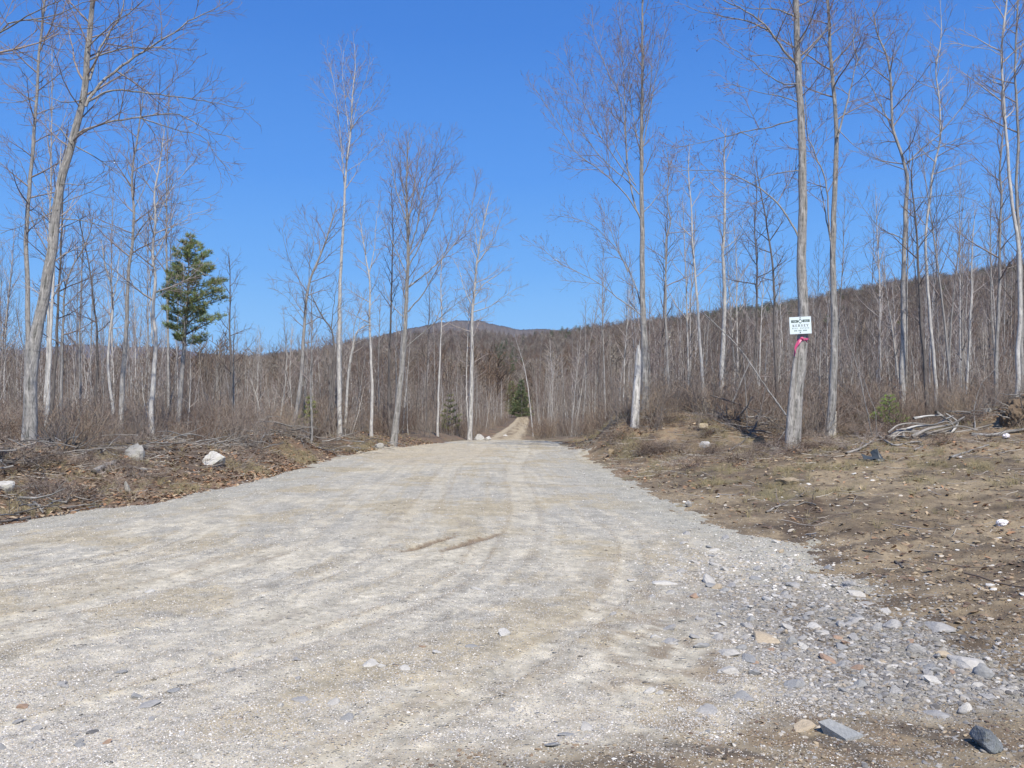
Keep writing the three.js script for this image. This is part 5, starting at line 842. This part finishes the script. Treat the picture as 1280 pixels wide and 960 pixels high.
clump(820, 528, 25.2, 0.8, 0.42, 'small root clump of dark soil beside the broken snag', 6);
clump(836, 514, 27.2, 0.8, 0.5, 'dark bushy root clump behind the mound', 7);
clump(915, 515, 24.2, 0.9, 0.36, 'brown root clump crowning the brushy hummock', 8);
clump(82, 572, 17.3, 0.8, 0.34, 'dark soil clump between leaning maple and speckled boulder', 9);

// ------------------------------------------------------------------ notice board, tape, litter
{
  const idx = HERO.findIndex(h => h[0].includes('carrying the white notice')), { pts, rads, foot } = heroTrunk[idx];
  const axis = y => { let k = 0; while (k < pts.length - 2 && pts[k + 1][1] + foot.y < y) k++; const t = clamp((y - foot.y - pts[k][1]) / (pts[k + 1][1] - pts[k][1])); return [new THREE.Vector3(lerp(pts[k][0], pts[k + 1][0], t) + foot.x, y, lerp(pts[k][2], pts[k + 1][2], t) + foot.z), rads[k]]; };
  const d = 20, y0 = at(997.5, 407.5, d).y, [ax, ar] = axis(y0);
  const g = new THREE.Group(), w = 26.3 * d / F, h = 21.3 * d / F;
  g.position.set(at(997.5, 407.5, d).x, y0, ax.z + ar + 0.03); g.rotation.set(0, -0.10, 0.04);
  const cv = document.createElement('canvas'); cv.width = 512; cv.height = 416; const c = cv.getContext('2d');
  c.fillStyle = '#dfe9ea'; c.fillRect(0, 0, 512, 416);
  c.fillStyle = '#20382f'; c.fillRect(42, 78, 156, 62); c.fillRect(312, 72, 166, 62);
  c.fillStyle = '#cfdcdc'; c.font = 'bold 50px sans-serif'; c.textAlign = 'center'; c.textBaseline = 'middle'; c.fillText('FOR', 122, 111); c.fillText('SALE', 396, 105);
  c.save(); c.translate(255, 108); c.rotate(Math.PI / 4); c.fillStyle = '#2a4a40'; c.fillRect(-42, -42, 84, 84); c.fillStyle = '#e6f0f0'; c.fillRect(-27, -27, 54, 54); c.restore();
  c.fillStyle = '#22332f'; c.font = 'bold 78px serif'; const word = 'KERSEY'; for (let k = 0; k < 6; k++) c.fillText(word[k], 92 + k * 66, 214);
  c.fillStyle = '#41605a'; c.font = 'bold 44px serif'; const w2 = 'REAL ESTATE'; for (let k = 0; k < w2.length; k++) c.fillText(w2[k], 66 + k * 38, 278);
  c.fillStyle = '#5b7672'; for (const [x, l] of [[104, 74], [206, 74], [312, 96]]) for (let q = 0; q < l; q += 25) c.fillRect(x + q, 322, 17, 30);
  const tex = new THREE.CanvasTexture(cv); tex.colorSpace = THREE.SRGBColorSpace;
  const board = new THREE.BoxGeometry(w, h, 0.012), plain = std(rgb(0.60, 0.64, 0.64), { roughness: 0.6 });
  part('board', board, plain, g);
  const face = part('printed_face', new THREE.PlaneGeometry(w * 0.995, h * 0.995), std(rgb(0.92, 0.95, 0.96), { map: tex, roughness: 0.55 }), g); face.position.z = 0.0085;
  for (const [x, y] of [[0.0, h * 0.44], [-0.01, -h * 0.41]]) { const n = part('nail', new THREE.CylinderGeometry(0.012, 0.012, 0.01, 10), std(rgb(0.03, 0.04, 0.04), { metalness: 0.4, roughness: 0.5 }), g); n.rotation.x = Math.PI / 2; n.position.set(x, y, 0.013); }
  tag(top(g, 'notice_board'), 'white and dark green notice board nailed to the mature grey tree', 'sign');
  // pink flagging tape below it
  const t = new THREE.Group(), pink = std(rgb(0.55, 0.085, 0.20), { side: THREE.DoubleSide, roughness: 0.45 }), y1 = at(1002, 423.5, d).y, [tx, tr] = axis(y1); t.position.copy(tx);
  const band = new THREE.CylinderGeometry(tr * 1.05 + 0.006, tr * 1.05 + 0.006, 0.05, 26, 2, true); { const q = band.attributes.position; for (let i = 0; i < q.count; i++) q.setY(i, q.getY(i) + 0.03 * Math.sin(Math.atan2(q.getZ(i), q.getX(i)) * 1 + 2.5) + 0.006 * noise(i * 0.9, 3)); band.computeVertexNormals(); } part('band', band, pink, t);
  const ribbon = (p, wd, tw) => { const V = [], I = []; const c3 = new THREE.CatmullRomCurve3(p.map(q => new THREE.Vector3(...q))), n = 18; for (let k = 0; k <= n; k++) { const q = c3.getPoint(k / n), a = tw * k / n; V.push(q.x - Math.cos(a) * wd, q.y + 0.3 * wd, q.z - Math.sin(a) * wd, q.x + Math.cos(a) * wd, q.y - 0.3 * wd, q.z + Math.sin(a) * wd); if (k) { const b = k * 2; I.push(b - 2, b - 1, b, b - 1, b + 1, b); } } const gg = new THREE.BufferGeometry(); gg.setAttribute('position', new THREE.Float32BufferAttribute(V, 3)); gg.setIndex(I); gg.computeVertexNormals(); return gg; };
  const kx = -tr * 0.55, kz = tr * 0.95 + 0.02, knot = new THREE.IcosahedronGeometry(0.035, 2); { const q = knot.attributes.position; for (let i = 0; i < q.count; i++) { const s = 1 + 0.3 * noise(q.getX(i) * 60, q.getY(i) * 60 + q.getZ(i) * 30); q.setXYZ(i, q.getX(i) * s * 1.3, q.getY(i) * s, q.getZ(i) * s); } knot.computeVertexNormals(); }
  const kn = part('knot', knot, pink, t); kn.position.set(kx, 0, kz);
  part('ribbon_tail', ribbon([[kx, 0, kz], [kx - 0.07, -0.10, kz + 0.04], [kx - 0.15, -0.22, kz + 0.03], [kx - 0.19, -0.42, kz + 0.02]], 0.019, 1.2), pink, t);
  part('ribbon_tail', ribbon([[kx, 0.01, kz], [kx - 0.10, -0.08, kz + 0.02], [kx - 0.18, -0.24, kz + 0.05], [kx - 0.16, -0.36, kz + 0.07]], 0.02, -0.9), pink, t);
  part('ribbon_tail', ribbon([[kx, 0.01, kz], [kx + 0.07, -0.03, kz + 0.03], [kx + 0.12, -0.10, kz + 0.02]], 0.018, 0.8), pink, t);
  tag(top(t, 'flagging_tape'), 'pink flagging tape knotted round the notice tree', 'tape');
  // dead companion stem broken off below the tape
  const tree = scene.children.find(o => o.userData.label === HERO[idx][0]), b = new Buf(), L = (px, py) => { const p = at(px, py, d).sub(foot); return new THREE.Vector3(p.x, p.y, 0.10); };
  const bp = spline([L(984, 563), L(985.5, 530), L(988, 490), L(991.5, 455), L(995, 432)], 0.1); b.tube(bp, bp.map((_, k) => lerp(0.10, 0.035, k / (bp.length - 1)) * (1 + 0.15 * noise(k, 4))), 9, [1, 1, 1], 1, true);
  const dead = part('broken_stem', b.geo(), BARK.maple, tree); dead.userData.label = 'dead broken stem grown against the trunk';
  const z = scene.children.find(o => o.userData.label && o.userData.label.startsWith('grey tree with a split white scar')), zi = HERO.findIndex(h => h[0].startsWith('grey tree with a split')), zt = heroTrunk[zi];
  const sb = new Buf(), Lz = (px, py) => { const p = at(px, py, HERO[zi][1]).sub(zt.foot); return [p.x, p.y, zt.rads[2] * 0.62]; }; sb.tube([Lz(1040, 551), Lz(1041, 535), Lz(1044, 514)], [0.085, 0.065, 0.012], 7, [1, 1, 1], 1); const sc = part('split_wood', sb.geo(), std(rgb(0.60, 0.55, 0.47), { map: barkB, bumpMap: barkBh, bumpScale: 0.01 }), z); sc.userData.label = 'pale bare split wood at the foot';
}
{
  // dark bent sheet of plastic or rubber
  const p = hit(1096, 577), d = -p.z, k = d / F, g = new THREE.Group(); p.y = surface(p.x, d); g.position.copy(p);
  const sheetGeo = (fn, nu = 16, nv = 10) => { const V = [], I = [], th = 0.012; for (let s = 0; s < 2; s++) for (let j = 0; j <= nv; j++) for (let i = 0; i <= nu; i++) { const q = fn(i / nu, j / nv); V.push(q[0] * k, q[1] * k + 0.01, q[2] * k - s * th); } const n = (nu + 1) * (nv + 1); const quad = (a, b, c, e) => I.push(a, b, c, b, e, c); for (let s = 0; s < 2; s++) for (let j = 0; j < nv; j++) for (let i = 0; i < nu; i++) { const a = s * n + j * (nu + 1) + i; quad(a, a + 1, a + nu + 1, a + nu + 2); } for (let i = 0; i < nu; i++) { quad(i, i + 1, n + i, n + i + 1); const a = nv * (nu + 1) + i; quad(a, a + 1, n + a, n + a + 1); } for (let j = 0; j < nv; j++) { const a = j * (nu + 1), b = a + nu; quad(a, a + nu + 1, n + a, n + a + nu + 1); quad(b, b + nu + 1, n + b, n + b + nu + 1); } const gg = new THREE.BufferGeometry(); gg.setAttribute('position', new THREE.Float32BufferAttribute(V, 3)); gg.setIndex(I); gg.computeVertexNormals(); return gg; };
  const m = std(rgb(0.05, 0.060, 0.066), { side: THREE.DoubleSide, roughness: 0.45 });
  part('upright_flap', sheetGeo((u, v) => [lerp(-4, 12, u) - 4 * v * u + 1.2 * noise(u * 4, v * 4), v * (11 + 5 * Math.sin(u * 3.1) - 6 * u * u + 2 * noise(u * 5, 2)), 2.5 * Math.sin(u * 4) + 4 * u - 8 * v + 1.5 * noise(u * 3 + 5, v * 3)]), m, g);
  part('lower_flap', sheetGeo((u, v) => [lerp(-17, -1, u), (1.0 - v) * (2 + 2 * u) + v * (9.5 - 7 * Math.sin(u * 2.2) * 0.7 + 1.5 * u), 7 * u + 3 - 9 * v]), m, g);
  tag(top(g, 'plastic_scrap'), 'dark slate bent plastic scrap lying on the dirt slope', 'scrap');
}
function litter(px, py, w, h, tone, label, seed) {
  const p = hit(px, py), d = -p.z, k = d / F, geo = new THREE.IcosahedronGeometry(1, 4), q = geo.attributes.position, r = rngOf(seed);
  for (let i = 0; i < q.count; i++) { const v = [q.getX(i), q.getY(i), q.getZ(i)], s = 1 - 0.45 * Math.abs(noise(v[0] * 2.2 + seed, v[1] * 2.2 + v[2] * 1.7)) - 0.3 * Math.abs(noise(v[0] * 5 + seed, v[2] * 5 - v[1] * 3)); q.setXYZ(i, v[0] * s * w / 2 * k * 1.15, v[1] * s * h * 0.62 * k, v[2] * s * w * 0.4 * k); }
  geo.computeVertexNormals(); const g = new THREE.Mesh(geo, std(rgb(...tone), { flatShading: true, roughness: 0.6 })); g.position.copy(p); g.position.y = surface(p.x, d) + h * 0.35 * k; tag(top(g, 'crumpled_litter'), label, 'litter');
}
litter(1253, 657, 15, 9, [0.72, 0.70, 0.71], 'crumpled white plastic litter on the bare dirt slope', 3);
litter(1258, 547, 9, 6, [0.74, 0.70, 0.72], 'crumpled whitish litter against the low brown branch', 4);
litter(1201, 572, 4, 2, [0.75, 0.73, 0.72], 'tiny white scrap near the straight tan branch', 5);

// ------------------------------------------------------------------ far mountains
function mountain(profile, d, label) {
  const P = [], C = [], I = [], n = 520, m = 46; const x0 = profile[0][0], x1 = profile[profile.length - 1][0];
  for (let j = 0; j <= m; j++) for (let i = 0; i <= n; i++) { const px = lerp(x0, x1, i / n), t = j / m, top0 = at(px, table(profile, px), d).y + d * (0.0013 * fbm(px * 0.15, 2, 3) + 0.0016 * fbm(px * 0.9, 7, 3)), x = (px - 640) / F * (d + (1 - t) * -d * 0.18), z = -(d - (1 - t) * d * 0.18); P.push(x, lerp(-20, top0, Math.pow(t, 1.2)) + 9 * fbm(px * 0.06, t * 5, 3) * t * (1 - t) * 4, z); const v = 1 + 0.35 * fbm(px * 0.2, t * 14, 3) + 0.7 * fbm(px * 0.8, t * 60, 2); C.push(0.105 * v, 0.088 * v, 0.074 * v); if (i < n && j < m) { const k = j * (n + 1) + i; I.push(k, k + 1, k + n + 1, k + 1, k + n + 2, k + n + 1); } }
  const b = P.length / 3; for (let i = 0; i <= n; i++) { const k = (m * (n + 1) + i) * 3; P.push(P[k], -20, P[k + 2] - d * 0.15); C.push(0.105, 0.088, 0.074); if (i < n) { const a = m * (n + 1) + i; I.push(a, a + 1, b + i, a + 1, b + i + 1, b + i); } }
  const g = new THREE.BufferGeometry(); g.setAttribute('position', new THREE.Float32BufferAttribute(P, 3)); g.setAttribute('color', new THREE.Float32BufferAttribute(C, 3)); g.setIndex(I); g.computeVertexNormals();
  tag(top(new THREE.Mesh(g, std(rgb(1, 1, 1), { vertexColors: true, side: THREE.DoubleSide })), 'mountain'), label, 'mountain', null, 'structure');
}
mountain([[-160, 446], [-60, 440], [30, 437], [70, 433], [95, 430], [120, 431], [150, 434], [190, 433], [215, 436], [260, 442], [330, 446]], 4200, 'low distant blue mountain beyond the thicket');
mountain([[440, 440], [480, 418], [520, 409], [550, 403], [575, 400.5], [600, 401], [620, 406], [650, 412], [680, 411], [720, 416], [780, 430]], 2100, 'rounded far hilltop above the end of the road');
scene.fog = new THREE.FogExp2(0xa9c6f0, 0.00007);
renderer.render(scene, camera);
